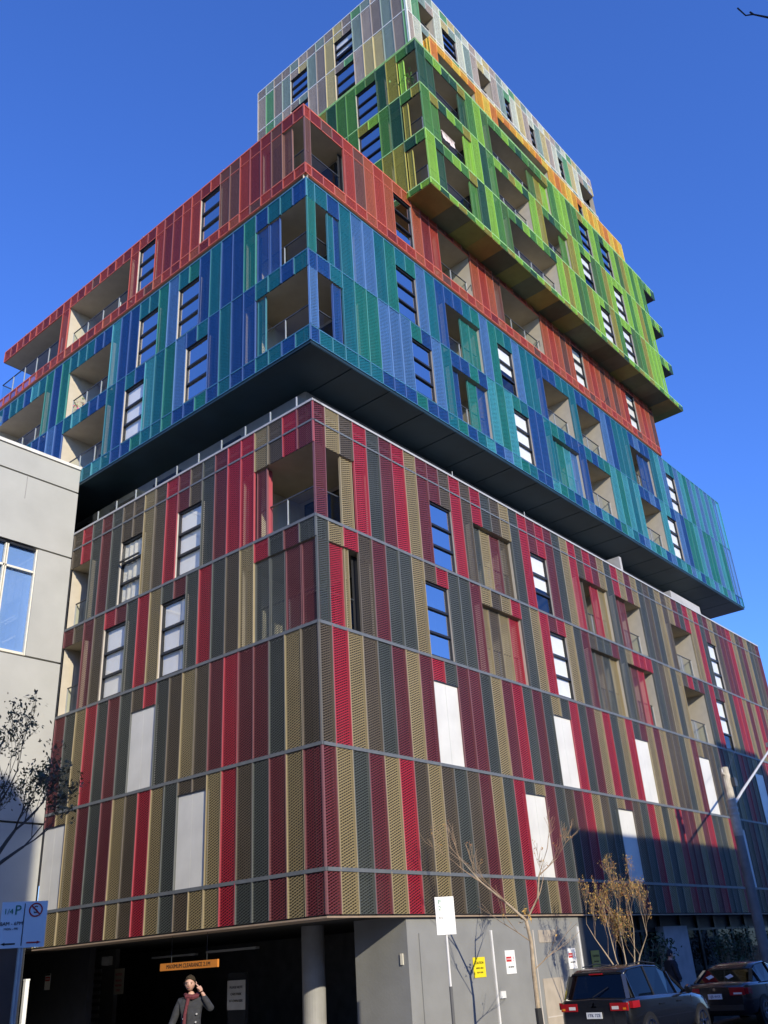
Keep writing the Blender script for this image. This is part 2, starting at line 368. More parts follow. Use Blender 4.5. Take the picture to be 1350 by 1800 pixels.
def block(name):
    return link(name, bpy.data.meshes.new(name), BLD)
class Core:
    """walls right behind the panels, plus floor plates: one mesh per block"""
    def __init__(s): s.mb = MB()
    def wall(s, face, a, b, z0, z1, dep=.28, m=None):
        m = m or M['core']
        if face.side == 'R': s.mb.face([(a, face.y0+dep, z0), (b, face.y0+dep, z0), (b, face.y0+dep, z1), (a, face.y0+dep, z1)], m)
        else: s.mb.face([(face.x0+dep, b, z0), (face.x0+dep, a, z0), (face.x0+dep, a, z1), (face.x0+dep, b, z1)], m)
    def plate(s, x0, x1, y0, y1, z, t=.16, m=None):
        s.mb.box(x0, x1, y0, y1, z-t, z, m or M['slab'])
def row(blk, core, face, z0, z1, cols, ops, hdr, top=None):
    """cols: colour letters; ops: list of (k0,k1,kind,extra...) openings; headers take cols' letters"""
    op = {}
    for o in ops:
        for k in range(o[0], o[1]+1): op[k] = o
    for k in range(face.n):
        c = cols[k] if k < len(cols) else cols[-1]
        a, b = face.edge(k), face.edge(k+1)
        if k in op:
            panel(blk, face, a, b, z1-hdr, z1, c)
        else:
            panel(blk, face, a, b, z0, z1, c)
    runs = []; k = 0
    while k < face.n:
        if k in op: k += 1; continue
        j = k
        while j+1 < face.n and j+1 not in op: j += 1
        runs.append((k, j)); k = j+1
    for k, j in runs: core.wall(face, face.edge(k), face.edge(j+1), z0, z1)
    for o in ops:
        a, b = face.edge(o[0]), face.edge(o[1]+1); zt = z1-hdr; kind = o[2]
        core.wall(face, a, b, zt, z1)
        if kind == 'win': window(face, a+.01, b-.01, z0+.06, zt, o[3] if len(o) > 3 else 'sky', tilt=(len(o) > 4 and o[4]))
        elif kind == 'blank': blank(face, a, b, z0, zt); core.wall(face, a, b, z0, zt)
        elif kind in ('bal', 'scr'):
            balcony(face, a, b, z0+.03, zt, depth=o[4] if len(o) > 4 else 1.6)
            scr = o[3] if len(o) > 3 else ''
            w = (b-a)/max(1, len(scr))
            for i, ch in enumerate(scr):
                if ch != '.':
                    aa = a+w*i if face.side == 'R' else a+w*i
                    panel(blk, face, aa+.01, aa+w-.01, z0+.04, zt-.02, ch, dep=.17, name='mesh_panel')
        elif kind == 'skip': pass
def beam(blk, face, z, h, proud, m, a=None, b=None, name='floor_beam', back=.06):
    a = face.edge(0) if a is None else a; b = face.end() if b is None else b
    st = face.edge(0)
    mb = MB(); lo = -proud if abs(a-st) < 1e-6 else 0
    if face.side == 'R': mb.box(0, b-a, -proud, back if name != 'parapet_cap' else .36, -h/2, h/2, m); loc, rz = face.place(a, b, z, 0)
    else: mb.box(0, b-a+proud, -proud, back if name != 'parapet_cap' else .36, -h/2, h/2, m); loc, rz = face.place(a, b, z, 0)
    o = link(name, mb.mesh(name), blk, loc, rz); o.matrix_parent_inverse = INV
    return o
def cornerpost(blk, x, y, z0, z1, m, t=.045):
    o = MB().box(x-.012, x+t, y-.012, y+t, z0, z1, m).obj('corner_trim', blk); o.matrix_parent_inverse = INV

# ================= podium (maroon, gold, slate) =================
POD = block('podium_block'); core = Core()
FR = Face('R', 0, 0, .47, .59, 59); FL = Face('L', 0, 0, .63, .598, 20)
XE = FR.end(); YE = FL.end()
zD, zC, zB, zA, z4, z5, zT = 2.70, 3.63, 6.42, 9.47, 12.47, 15.47, 16.13
r1 = 'mgbrsmrgmmbrbrsbgsrmrmsgrbrmgsrgmgsbsgbgmsrgrsmgbmmrgbmgsbm'
r2 = 'sgrbmssgbrssmgbgrsgrmrgsmbssmsgrrrsbgsgbrsmsrsmgsrrgmgrmgrs'
r3 = 'brgbsmgmrsmmsgmrsmsgsrsmgrsgrsmgmgbbsgmgbbsmbgsrmbgsmrbgsmb'
r4 = 'mgsmgrbgbsbmgsrsgmsbmrgbsgmbsrgsgrmmgmrssgrgsbmsgbrmsgbmsrb'
row(POD, core, FR, z4, z5, r1, [(0, 2, 'skip'), (9, 10, 'win', 'sky'), (13, 16, 'scr', 'sgmb'), (19, 20, 'win', 'half'), (25, 28, 'scr', 'b.rg'), (30, 33, 'scr', 'mm..'), (39, 42, 'bal', '....'), (46, 47, 'win', 'blind')], .72)
row(POD, core, FR, zA, z4, r2, [(0, 2, 'skip'), (8, 9, 'win', 'sky'), (13, 16, 'scr', 'gbgr'), (20, 21, 'win', 'blind'), (25, 28, 'scr', 'sbsg'), (30, 33, 'scr', 'bmr.'), (39, 42, 'bal', '....'), (45, 46, 'win', 'half')], .62)
row(POD, core, FR, zB, zA, r3, [(8, 9, 'blank'), (19, 20, 'blank'), (29, 30, 'blank'), (39, 40, 'blank'), (50, 51, 'blank')], .70)
row(POD, core, FR, zC, zB, r4, [(15, 16, 'blank'), (25, 26, 'blank'), (43, 44, 'blank'), (53, 54, 'blank')], .40)
for k in range(FR.n):
    panel(POD, FR, FR.edge(k), FR.edge(k+1), z5, zT, r1[k]); panel(POD, FR, FR.edge(k), FR.edge(k+1), zD, zC, r4[k])
core.wall(FR, 0, XE, z5, zT); core.wall(FR, 0, XE, zD, zC)
l1 = 'mrbgrrmsbmrbgbbsmsrb'
l2 = 'smsrgbsrsmsgrsmrbmbm'
l3 = 'bgsmmrmbgbsrbsmsrgsm'
l4 = 'mgmsbrgbbsgrbgmsmggm'
l5 = 'mgmssrggbsgrbgmsmggg'
row(POD, core, FL, z4, z5, l1, [(0, 3, 'skip'), (8, 9, 'win', 'blind'), (13, 14, 'win', 'curtain', True), (18, 19, 'bal', '..')], .72)
row(POD, core, FL, zA, z4, l2, [(0, 3, 'skip'), (9, 10, 'win', 'blind'), (14, 15, 'win', 'blind'), (18, 19, 'bal', '..')], .62)
row(POD, core, FL, zB, zA, l3, [(11, 12, 'blank')], .70)
row(POD, core, FL, zC, zB, l4, [(7, 8, 'blank'), (18, 19, 'blank')], .40)
for k in range(FL.n):
    panel(POD, FL, FL.edge(k), FL.edge(k+1), z5, zT, l1[k]); panel(POD, FL, FL.edge(k), FL.edge(k+1), zD, zC, l5[k])
core.wall(FL, 0, YE, z5, zT); core.wall(FL, 0, YE, zD, zC)
for F_ in (FR, FL):
    for z in (zC, zB, zA, z4): beam(POD, F_, z, .085, .025, M['steel'])
    beam(POD, F_, z5, .06, .02, M['steel']); beam(POD, F_, zT, .07, .035, M['cap'], name='parapet_cap')
cornerpost(POD, 0, 0, zD, zB-.05, FRM['m']); cornerpost(POD, 0, 0, zB+.05, zA-.05, M['steel']); cornerpost(POD, 0, 0, z5-.72, zT-.04, FRM['r'])
cornerpost(POD, 0, 0, z4-.62, z4-.05, M['steel'])
for z in (zB, zA, z4, z5): core.plate(.29, XE-.3, .29, 30, z)
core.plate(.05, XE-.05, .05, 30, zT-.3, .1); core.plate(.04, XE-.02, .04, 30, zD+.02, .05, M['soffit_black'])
core.mb.face([(XE, 0.02, zD), (XE, 30, zD), (XE, 30, zT), (XE, 0.02, zT)], M['gwall'])
core.mb.face([(0.02, 30, zD), (0.02, YE, zD), (0.02, YE, zT), (0.02, 30, zT)], M['gwall'])
def corner_balcony(blk, x0, y0, a, b, z0, z1, sR, sL, FRf, FLf, cornerpanel, inner=(2.4, 3.0), glassR=True):
    """balcony that opens on both sides of a corner"""
    w, l = inner; mb = MB(); B, C = M['beige'], M['beige2']
    X, Y = x0+w, y0+l
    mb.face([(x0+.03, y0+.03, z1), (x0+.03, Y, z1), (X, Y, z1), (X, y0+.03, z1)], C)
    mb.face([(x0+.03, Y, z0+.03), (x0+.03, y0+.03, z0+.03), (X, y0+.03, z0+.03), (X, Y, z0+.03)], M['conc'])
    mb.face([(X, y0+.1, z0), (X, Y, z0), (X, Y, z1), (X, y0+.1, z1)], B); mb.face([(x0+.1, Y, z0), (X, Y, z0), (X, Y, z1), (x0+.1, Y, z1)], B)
    o = mb.obj('corner_balcony', BLD); o.matrix_parent_inverse = INV
    dm = MB(); y = y0+.5
    dm.box(X-.08, X-.01, y, y+2.2, z0+.03, z0+2.1, M['darkframe'])
    d1 = dm.obj('glass_door', o)
    MB().box(X-.10, X-.085, y+.06, y+1.05, z0+.1, z0+2.02, M['dglass']).obj('pane', o); MB().box(X-.10, X-.085, y+1.15, y+2.14, z0+.1, z0+2.02, M['dglass']).obj('pane', o)
    # railings
    q = .24
    MB().box(x0+q, x0+q+.04, y0+q, y0+b, z0+1.03, z0+1.065, M['rail']).box(x0+q+.04, x0+a, y0+q, y0+q+.04, z0+1.03, z0+1.065, M['rail']).obj('handrail', o)
    n = max(1, round(b/1.1))
    for i in range(n):
        MB().box(x0+q+.015, x0+q+.025, y0+q+.02+(b-q-.05)*i/n, y0+q-.02+(b-q-.05)*(i+1)/n, z0+.08, z0+1.0, M['bglass']).obj('glass_panel', o)
        yy = y0+q+(b-q-.05)*i/n
        MB().box(x0+q, x0+q+.04, yy-.012, yy+.012, z0+.03, z0+1.03, M['post']).obj('post', o)
    MB().box(x0+q+.06, x0+a-.03, y0+q+.015, y0+q+.025, z0+.08, z0+1.0, M['bglass']).obj('glass_panel', o)
    if cornerpanel: panel(blk, FRf, FRf.edge(0)+.01, FRf.edge(1), z0+.05, z1, cornerpanel, name='mesh_panel')
    for (u0, u1, c) in sR: panel(blk, FRf, u0, u1, z0+.05, z1-.02, c, dep=.07, name='mesh_panel')
    for (u0, u1, c) in sL: panel(blk, FLf, u0, u1, z0+.05, z1-.02, c, dep=.07, name='mesh_panel')
    return o
corner_balcony(POD, 0, 0, FR.edge(3), FL.edge(4), z4, z5-.72, [(1.12, 1.62, 'g')], [(1.95, 2.38, 'm')], FR, FL, 'm')
fin = MB().box(.12, .34, 2.02, 2.06, z4+.05, z5-.74, FRM['r']).obj('screen_edge', BLD); fin.matrix_parent_inverse = INV
corner_balcony(POD, 0, 0, FR.edge(3), FL.edge(4), zA, z4-.62, [(.5, 1.06, 'r'), (1.12, 1.3, 'g')], [(.03, .61, 'm'), (.64, 1.22, 'm'), (1.25, 1.82, 's'), (1.85, 2.42, 's')], FR, FL, 's')
POD.data = core.mb.mesh('podium_core')
# soffit edge strip under the podium
sf = MB(); sf.box(.0, .9, .0, YE, zD-.07, zD-.035, M['soffit_brown']); sf.box(.9, XE, .0, .095, zD-.07, zD-.035, M['soffit_brown'])
sf.obj('soffit', BLD).matrix_parent_inverse = INV

# ================= recessed terrace storey =================
zBl = 18.26
rc = MB(); rc.box(1.7, XE-2.0, 1.9, 28, zT-.3, zBl+.02, plain('terrace_render', (.30, .31, .31), .8))
rc.obj('terrace_wall', BLD).matrix_parent_inverse = INV
for i, (y0, wd) in enumerate(((5.0, 1.0), (8.2, 1.6), (10.9, 1.6), (14, 1.6))):
    f = MB().box(1.64, 1.70, y0, y0+wd, zT-.2, zT+1.75, M['darkframe']).obj('terrace_window', BLD); f.matrix_parent_inverse = INV
    MB().box(1.625, 1.635, y0+.06, y0+wd-.06, zT-.1, zT+1.68, M['dglass']).obj('pane', f)
tb = MB().box(.33, .37, .95, YE, zT+.0, zT+.05, M['post']).obj('terrace_balustrade', BLD); tb.matrix_parent_inverse = INV
y = .98
for i in range(10):
    y1 = min(y+1.13, YE)
    MB().box(.345, .357, y+.02, y1-.02, zT+.05, zT+.75, M['bglass']).obj('glass_panel', tb)
    MB().box(.33, .37, y-.015, y+.015, zT+.05, zT+.72, M['post']).obj('post', tb)
    y = y1
MB().box(.37, 1.7, .94, .952, zT+.05, zT+.75, M['bglass']).obj('glass_panel', tb)
fw = MB(); fw.box(19.72, 19.92, .42, 1.9, zT-.05, zT+1.12, M['conc']); fw.obj('divider_wall', BLD).matrix_parent_inverse = INV
cb = MB(); cb.box(25.4, 28.9, .62, 2.4, zT-.05, zT+1.05, M['conc']); cb.obj('plant_box', BLD).matrix_parent_inverse = INV
for x in (6.85, 11.35):
    MB().tube([(x, .12, zT), (x, .12, zT+.34)], .016, M['post'], 6).obj('roof_anchor', BLD).matrix_parent_inverse = INV

# ================= blue block =================
BLU = block('blue_block'); core = Core()
BR = Face('R', 0, 0, .38, .583, 59); BL = Face('L', 0, 0, .63, .595, 33)
zb0, zb1, zb2, zb3 = 18.26, 18.82, 21.80, 24.85
b1 = 'TTNTPPTGTGPTNNNTGPGGTPTTNNNTTTNNTNPNTTTNPNNTCPCTPCGPCPCPCPC'[:59]
b2 = 'NNTTGGPPPGNPTNNGNCGCGTNNTGTNNNTNTGCGCTCNNPNCCNPNGGCPGGPCGPP'[:59]
b0 = 'NTTTTTNNNGNNTGNTCNPCGTNNCGTNTPNCTNGCTNPCGCNPTCGPCNGCPCGPC'
b0 = (b0*2)[:59]
row(BLU, core, BR, zb2, zb3, b1, [(0, 2, 'skip'), (8, 9, 'win', 'sky'), (13, 16, 'bal', '..GG'), (19, 20, 'win', 'half'), (25, 28, 'bal', '....'), (30, 33, 'bal', '....'), (39, 42, 'bal', '..NN'), (46, 47, 'win', 'blind')], .80)
row(BLU, core, BR, zb1, zb2, b2, [(0, 2, 'skip'), (9, 10, 'win', 'sky'), (13, 16, 'scr', 'N.GN'), (20, 21, 'win', 'blind'), (25, 28, 'scr', 'TGCP'), (30, 33, 'bal', '....'), (39, 42, 'bal', '....'), (44, 45, 'win', 'blind')], .68)
c1 = 'NTTNGNNTNGTPGTTNNCNNTTTGNGTCNTTNT'
c2 = 'TNTTNNTNTNPGTCNTNTNNTCTNPNNTTNCTN'
c0 = 'TNTTNNTNGNNGTTGNNTCTCTNTNTNTTCNTN'
row(BLU, core, BL, zb2, zb3, c1, [(0, 3, 'skip'), (9, 10, 'win', 'sky'), (13, 14, 'win', 'sky'), (18, 22, 'bal', ''), (26, 32, 'bal', '')], .80)
row(BLU, core, BL, zb1, zb2, c2, [(0, 3, 'skip'), (8, 9, 'win', 'sky'), (14, 15, 'win', 'blind'), (18, 22, 'bal', ''), (26, 32, 'bal', '')], .68)
for k in range(BR.n): panel(BLU, BR, BR.edge(k), BR.edge(k+1), zb0, zb1, b0[k])
for k in range(BL.n): panel(BLU, BL, BL.edge(k), BL.edge(k+1), zb0, zb1, c0[k])
BXE, BYE = BR.end(), BL.end()
core.wall(BR, 0, BXE, zb0, zb1); core.wall(BL, 0, BYE, zb0, zb1)
for F_ in (BR, BL):
    beam(BLU, F_, zb1, .04, .012, M['lblue']); beam(BLU, F_, zb2, .04, .012, M['lblue']); beam(BLU, F_, zb3, .05, .015, M['lblue'], name='parapet_cap'); beam(BLU, F_, zb0+.015, .03, .01, M['lblue'])
cornerpost(BLU, 0, 0, zb0, zb1, FRM['N']); cornerpost(BLU, 0, 0, zb2-.68, zb2, FRM['N']); cornerpost(BLU, 0, 0, zb3-.8, zb3, FRM['C'])
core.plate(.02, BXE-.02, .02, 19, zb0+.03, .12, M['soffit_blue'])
for z in (zb1+.02, zb2, zb3-.06): core.plate(.29, BXE-.3, .29, 19, z)
# see-through end of the long side: mesh screen wraps the right end, wall stands further in
core.mb.face([(BXE-1.2, .3, zb0), (BXE-1.2, 6, zb0), (BXE-1.2, 6, zb3), (BXE-1.2, .3, zb3)], M['core'])
BLU.data = core.mb.mesh('blue_core')
corner_balcony(BLU, 0, 0, BR.edge(3), BL.edge(4), zb2, zb3-.8, [(1.0, 1.28, 'T'), (1.28, 1.6, 'N')], [(1.3, 1.78, 'N'), (1.82, 2.4, 'N')], BR, BL, 'G')
corner_balcony(BLU, 0, 0, BR.edge(3), BL.edge(4), zb1, zb2-.68, [(1.12, 1.5, 'N')], [(2.0, 2.38, 'T')], BR, BL, 'P')
# soffit lining boards
sb = random.Random(5)
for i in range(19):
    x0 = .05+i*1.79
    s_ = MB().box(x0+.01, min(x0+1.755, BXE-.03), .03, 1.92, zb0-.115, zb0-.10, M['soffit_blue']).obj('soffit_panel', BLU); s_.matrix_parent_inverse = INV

# ================= red block =================
RED = block('red_block'); core = Core()
RR = Face('R', .25, .25, .54, .56, 49); RL = Face('L', .25, .25, .78, .56, 36)
zr0, zr1, zr2 = 25.48, 25.93, 28.77
q1 = 'RDWDRWOROOOODRWDOWOROWDOWROWOROWODWOROWOWORODOROWO'[:49]
q0 = 'RDRORRORDRROROWRORORDOROROWROROROROWORORORORWOROR'[:49]
row(RED, core, RR, zr1, zr2, q1, [(0, 3, 'skip'), (9, 10, 'win', 'sky'), (14, 17, 'bal', '..'), (22, 27, 'bal', '...'), (33, 34, 'win', 'blind'), (43, 44, 'win', 'blind')], .58)
s1 = 'DDWDDRWWRDRRDDRDRRDRDRWRDRRDRDRRDRDR'
s0 = 'RRDRWRORRDORDROWRRDRORDRRORRDRORRDRR'
row(RED, core, RL, zr1, zr2, s1, [(0, 1, 'skip'), (8, 9, 'win', 'sky'), (15, 16, 'win', 'sky'), (18, 25, 'bal', ''), (27, 35, 'skip')], .58)
for k in range(RR.n): panel(RED, RR, RR.edge(k), RR.edge(k+1), zr0, zr1, q0[k])
for k in range(RL.n): panel(RED, RL, RL.edge(k), RL.edge(k+1), zr0, zr1, s0[k])
RXE, RYE = RR.end(), RL.end()
core.wall(RR, .25, RXE, zr0, zr1); core.wall(RL, .25, RYE, zr0, zr1)
core.wall(RR, .25, RXE, zb3-.1, zr0, .12, M['beige']); core.wall(RL, .25, RYE, zb3-.1, zr0, .12, M['beige'])
for F_ in (RR, RL):
    beam(RED, F_, zr1, .045, .014, M['lred']); beam(RED, F_, zr2, .06, .016, M['lred'], name='parapet_cap'); beam(RED, F_, zr0+.015, .03, .012, M['lred']); beam(RED, F_, zr2-.56, .03, .01, M['lred'])
cornerpost(RED, .25, .25, zr0, zr1, FRM['R']); cornerpost(RED, .25, .25, zr2-.58, zr2, FRM['R'])
core.plate(.30, RXE-.02, .30, RYE, zr0+.06, .04, M['soffit_brown'])
for z in (zr1, zr2-.05): core.plate(.5, RXE-.3, .5, RYE-.2, z)
core.mb.face([(RXE, .3, zb3), (RXE, 12, zb3), (RXE, 12, zr2), (RXE, .3, zr2)], M['core'])
RED.data = core.mb.mesh('red_core')
corner_balcony(RED, .25, .25, RR.edge(4)-.25, RL.edge(2)-.25, zr1, zr2-.58, [], [(.9, 1.33, 'W')], RR, RL, 'W', inner=(2.2, 2.2))
# open terrace at the far end of the left side
te = MB(); a, b = RL.edge(27), RL.edge(36)
te.face([(.28, a, zr2-.6), (.28, b, zr2-.6), (2.2, b, zr2-.6), (2.2, a, zr2-.6)], M['beige2'])
te.face([(2.0, a, zr1), (2.0, a+2.2, zr1), (2.0, a+2.2, zr2-.6), (2.0, a, zr2-.6)], M['beige'])
te.box(.27, 2.2, b-.03, b, zr2-.6, zr2, FRM['D'])
t_o = te.obj('roof_terrace', BLD); t_o.matrix_parent_inverse = INV
n = 5
for i in range(n):
    MB().box(.365, .375, a+.02+(b-a)*i/n, a+(b-a)*(i+1)/n-.02, zr1+.05, zr1+1.0, M['bglass']).obj('glass_panel', t_o)
    MB().box(.35, .39, a+(b-a)*i/n-.015, a+(b-a)*i/n+.015, zr1+.02, zr1+1.0, M['post']).obj('post', t_o)
MB().box(.38, 2.2, b-.015, b-.005, zr1+.05, zr1+1.0, M['bglass']).obj('glass_panel', t_o)
MB().box(.35, .39, a, b, zr1+1.0, zr1+1.035, M['rail']).box(.39, 2.2, b-.03, b+.01, zr1+1.0, zr1+1.035, M['rail']).obj('handrail', t_o)
for y in (4.6, 9.6, 13.9, 18.6):
    MB().tube([(.3, y, zr2), (.3, y, zr2+.16), (.3, y+.12, zr2+.2)], .014, M['post'], 6).obj('roof_anchor', BLD).matrix_parent_inverse = INV
for x in (9.4, 14.6, 21.0):
    MB().bar((x, .2, zr1-.02), (x, -.05, zr1+.16), .02, .02, M['rail']).bar((x, -.05, zr1+.16), (x, -.05, zr1-.16), .02, .02, M['rail']).obj('bracket', BLD).matrix_parent_inverse = INV

# ================= green block =================
GRE = block('green_block'); core = Core()
gx, gy = 5.95, -.95
GR_ = Face('R', gx, gy, 6.55, .59, 36); GL = Face('L', gx, gy, -.46, .595, 13)
zg = (28.50, 28.79, 31.53, 34.25, 36.94)
def rs(n, letters, seed):
    r = random.Random(seed); return ''.join(r.choice(letters) for _ in range(n))
g3 = 'dhlddyhlkhhlhdhkhyhllkhyllhdllkylhlh'
g2 = 'hydlhyldhlhyldlyhdhlylhlkhyllllhlyhl'
g1 = 'ldhlgydlhkhdlhlhdlylkhyllkyhllkhylll'.replace('g', 'h')
gb = 'ldlyhlylhylhdlyhlylyhdlhylydlhylylhl'
row(GRE, core, GR_, zg[3], zg[4], g3, [(0, 5, 'skip'), (9, 17, 'bal', '......kyl'), (23, 24, 'win', 'sky'), (27, 28, 'win', 'sky')], .60)
row(GRE, core, GR_, zg[2], zg[3], g2, [(0, 5, 'skip'), (9, 13, 'bal', ''), (16, 19, 'bal', '...h'), (22, 23, 'win', 'half'), (28, 29, 'win', 'blind')], .60)
row(GRE, core, GR_, zg[1], zg[2], g1, [(0, 5, 'skip'), (10, 16, 'bal', ''), (24, 25, 'win', 'blind'), (28, 29, 'win', 'blind')], .60)
gl3 = 'dhydkhhhdyyhh'; gl2 = 'yhdhlyhdhhydh'; gl1 = 'hdyyhhdhydhhh'
row(GRE, core, GL, zg[3], zg[4], gl3, [(0, 1, 'skip'), (4, 5, 'win', 'sky')], .55)
row(GRE, core, GL, zg[2], zg[3], gl2, [(0, 1, 'skip'), (4, 5, 'win', 'sky')], .55)
row(GRE, core, GL, zg[1], zg[2], gl1, [(0, 1, 'skip')], .55)
for k in range(GR_.n): panel(GRE, GR_, GR_.edge(k), GR_.edge(k+1), zg[0], zg[1], gb[k])
for k in range(GL.n): panel(GRE, GL, GL.edge(k), GL.edge(k+1), zg[0], zg[1], 'lhlyhlhlyhlhl'[k])
GXE, GYE = GR_.end(), GL.end()
core.wall(GR_, gx, GXE, zg[0], zg[1], .2); core.wall(GL, gy, GYE, zg[0], zg[1], .2)
for F_ in (GR_, GL):
    for z in zg[1:]: beam(GRE, F_, z, .05, .014, M['lgreen'])
    beam(GRE, F_, zg[4]+.09, .03, .01, M['lgreen'], name='parapet_cap')
for z0, z1, c in ((zg[0], zg[1], 'l'), (zg[2]-.6, zg[2], 'l'), (zg[3]-.6, zg[3], 'h'), (zg[4]-.6, zg[4], 'd')): cornerpost(GRE, gx, gy, z0, z1, FRM[c])
for z in zg[1:4]: core.plate(gx+.22, GXE-.2, gy+.22, GYE, z)
core.plate(gx+.05, GXE-.02, gy+.05, GYE, zg[4]-.03, .1)
core.mb.face([(GXE-.02, gy+.1, zg[0]), (GXE-.02, 8, zg[0]), (GXE-.02, 8, zg[4]), (GXE-.02, gy+.1, zg[4])], M['gwall'])
GRE.data = core.mb.mesh('green_core')
for i, (zl, zh, c, scr) in enumerate(((zg[1], zg[2]-.6, 'l', ''), (zg[2], zg[3]-.6, 'h', ''), (zg[3], zg[4]-.6, 'd', ''))):
    corner_balcony(GRE, gx, gy, GR_.edge(6)-gx, GL.edge(2)-gy, zl, zh, [(GR_.edge(5)+.05, GR_.edge(6), 'hld'[i])] , [(-.20, .08, 'yyl'[i])], GR_, GL, c, inner=(3.7, 1.9))
    panel(GRE, GR_, GR_.edge(1), GR_.edge(2), zl+.05, zh, 'dhh'[i] if i < 2 else 'd', dep=.05, name='mesh_panel')
# coloured soffit boards under the green block
sc_ = [plain('soffit_olive', (.33, .24, .05), .6), plain('soffit_moss', (.10, .12, .05), .6), plain('soffit_khaki', (.24, .25, .05), .6), plain('soffit_dark_olive', (.13, .15, .07), .6)]
order = [0, 3, 2, 0, 1, 2, 3, 0, 1, 2, 3, 3, 1, 3, 2, 1, 3, 1, 0, 2, 1, 0, 3, 1, 0, 1]
x = gx+.03; i = 0
while x < 29.0:
    wd = 1.16 if i else 1.5
    x1 = min(x+wd, 29.0)
    s_ = MB().box(x+.004, x1-.004, gy+.02, 1.6, zg[0]-.02+.002*(i % 2), zg[0]+.02, sc_[order[i % len(order)]]).obj('soffit_panel', GRE); s_.matrix_parent_inverse = INV
    x = x1; i += 1
# balcony shelves that project past the right end
for i, (zl, zh) in enumerate(((zg[0], zg[1]), (zg[2]-.62, zg[2]), (zg[3]-.62, zg[3]), (zg[4]-.62, zg[4]))):
    f = MB(); xe = 29.0 if i == 0 else 28.85
    f.box(GXE+.01, xe, gy+.06, 1.4, zl+.03, zh-.02, M['gwall'])
    sh = f.obj('end_balcony', BLD); sh.matrix_parent_inverse = INV
    n = 3; EF = Face('R', GXE, gy, GXE+.6, .6, 3)
    for k in range(n):
        a = GXE+.01+(xe-GXE-.01)*k/n
        panel(GRE, EF, a, a+(xe-GXE-.01)/n, zl, zh, 'hld'[k])
    MB().box(GXE+.01, xe+.01, gy-.012, gy+.02, zh-.02, zh+.02, M['lgreen']).obj('edge_trim', sh)

# ================= yellow and white blocks =================
WHI = block('white_block'); core = Core()
wx, wy = 6.15, -.56
WR = Face('R', wx, wy, 6.55, .59, 30); WL = Face('L', wx, wy, -.34, .595, 17)
zw = (36.94, 39.60, 41.85, 42.50)
def smooth_row(n, seed): return rs(n, 'pteaqippaqteiq', seed)
w2, w1 = 'ietpiatitpaipteiapitapiteaiptai', 'pitaipeatipiatptiapeitpaitipeat'
row(WHI, core, WR, zw[1], zw[2], w2, [(2, 3, 'bal', ''), (5, 6, 'win', 'sky'), (10, 11, 'bal', ''), (14, 14, 'win', 'sky'), (18, 18, 'win', 'sky'), (23, 23, 'win', 'sky'), (27, 29, 'bal', '')], .62)
row(WHI, core, WR, zw[0], zw[1], w1, [(2, 3, 'bal', ''), (5, 6, 'win', 'sky'), (10, 11, 'win', 'sky'), (14, 14, 'win', 'sky')], .50)
wl2 = 'eqtqptqaaqtaptqepqetq'; wl1 = 'eqtaapeqaqptqpteqaptq'
row(WHI, core, WL, zw[1], zw[2], wl2, [(6, 7, 'win', 'half'), (11, 12, 'win', 'sky')], .50)
row(WHI, core, WL, zw[0], zw[1], wl1, [(6, 7, 'win', 'sky'), (11, 12, 'win', 'sky')], .45)
for k in range(WR.n): panel(WHI, WR, WR.edge(k), WR.edge(k+1), zw[2], zw[3], 'iaptieatip'[k % 10])
for k in range(WL.n): panel(WHI, WL, WL.edge(k), WL.edge(k+1), zw[2], zw[3], 'qtqpteqaqtqptq'[k % 14])
WXE, WYE = WR.end(), WL.end()
core.wall(WR, wx, WXE, zw[2], zw[3]); core.wall(WL, wy, WYE, zw[2], zw[3])
for F_ in (WR, WL):
    for z in zw[:3]: beam(WHI, F_, z, .055, .016, M['lwhite'])
    beam(WHI, F_, zw[3], .055, .016, M['lwhite'], name='parapet_cap')
cornerpost(WHI, wx, wy, zw[0], zw[3], M['lwhite'], .08)
MB().box(wx-.012, wx+.05, WYE, WYE+.04, zw[0]-.6, zw[3]+.03, M['lwhite']).obj('corner_trim', WHI).matrix_parent_inverse = INV
for z in (zw[0]+.02, zw[1], zw[3]-.06): core.plate(wx+.22, WXE-.2, wy+.22, WYE-.05, z)
core.mb.face([(wx+.02, WYE, zr2), (WXE, WYE, zr2), (WXE, WYE, zw[3]), (wx+.02, WYE, zw[3])], M['core'])
core.mb.face([(WXE, wy+.3, zw[0]), (WXE, WYE, zw[0]), (WXE, WYE, zw[3]), (WXE, wy+.3, zw[3])], M['gwall'])
# lower storeys of the white slab, seen behind the red roof
for k in range(12, 17): panel(WHI, WL, WL.edge(k), WL.edge(k+1), zg[3]+1.0, zw[0], 'qtpqa'[k-12])
core.wall(WL, GYE, WYE, zr2, zw[0])
WHI.data = core.mb.mesh('white_core')
YEL = block('yellow_block'); core = Core()
yx, yy = 7.2, -.9
YR = Face('R', yx, yy, 7.7, .59, 31)
zy0, zy1 = 37.05, 38.42
yc = 'BAAYABAYBABAYAABYABAYABYAYABYAYAYBA'
row(YEL, core, YR, zy0, zy1, yc, [(1, 5, 'bal', ''), (9, 16, 'bal', ''), (22, 22, 'win', 'sky')], .50)
beam(YEL, YR, zy1, .06, .02, M['lyel'], name='parapet_cap')
for i in range(2):
    mbp = panel_mb(.165, zy1-zy0, 'YA'[i]); o = link('spandrel_panel', mbp.mesh('spandrel_panel'), YEL, (yx, yy+.17*(i+1), zy0), -math.pi/2); o.matrix_parent_inverse = INV
core.plate(yx+.02, YR.end()-.02, yy+.02, wy, zy1-.02, .1, M['lyel'])
core.mb.face([(yx+.06, wy, zy0), (yx+.06, yy+.1, zy0), (yx+.06, yy+.1, zy1), (yx+.06, wy, zy1)], M['core'])
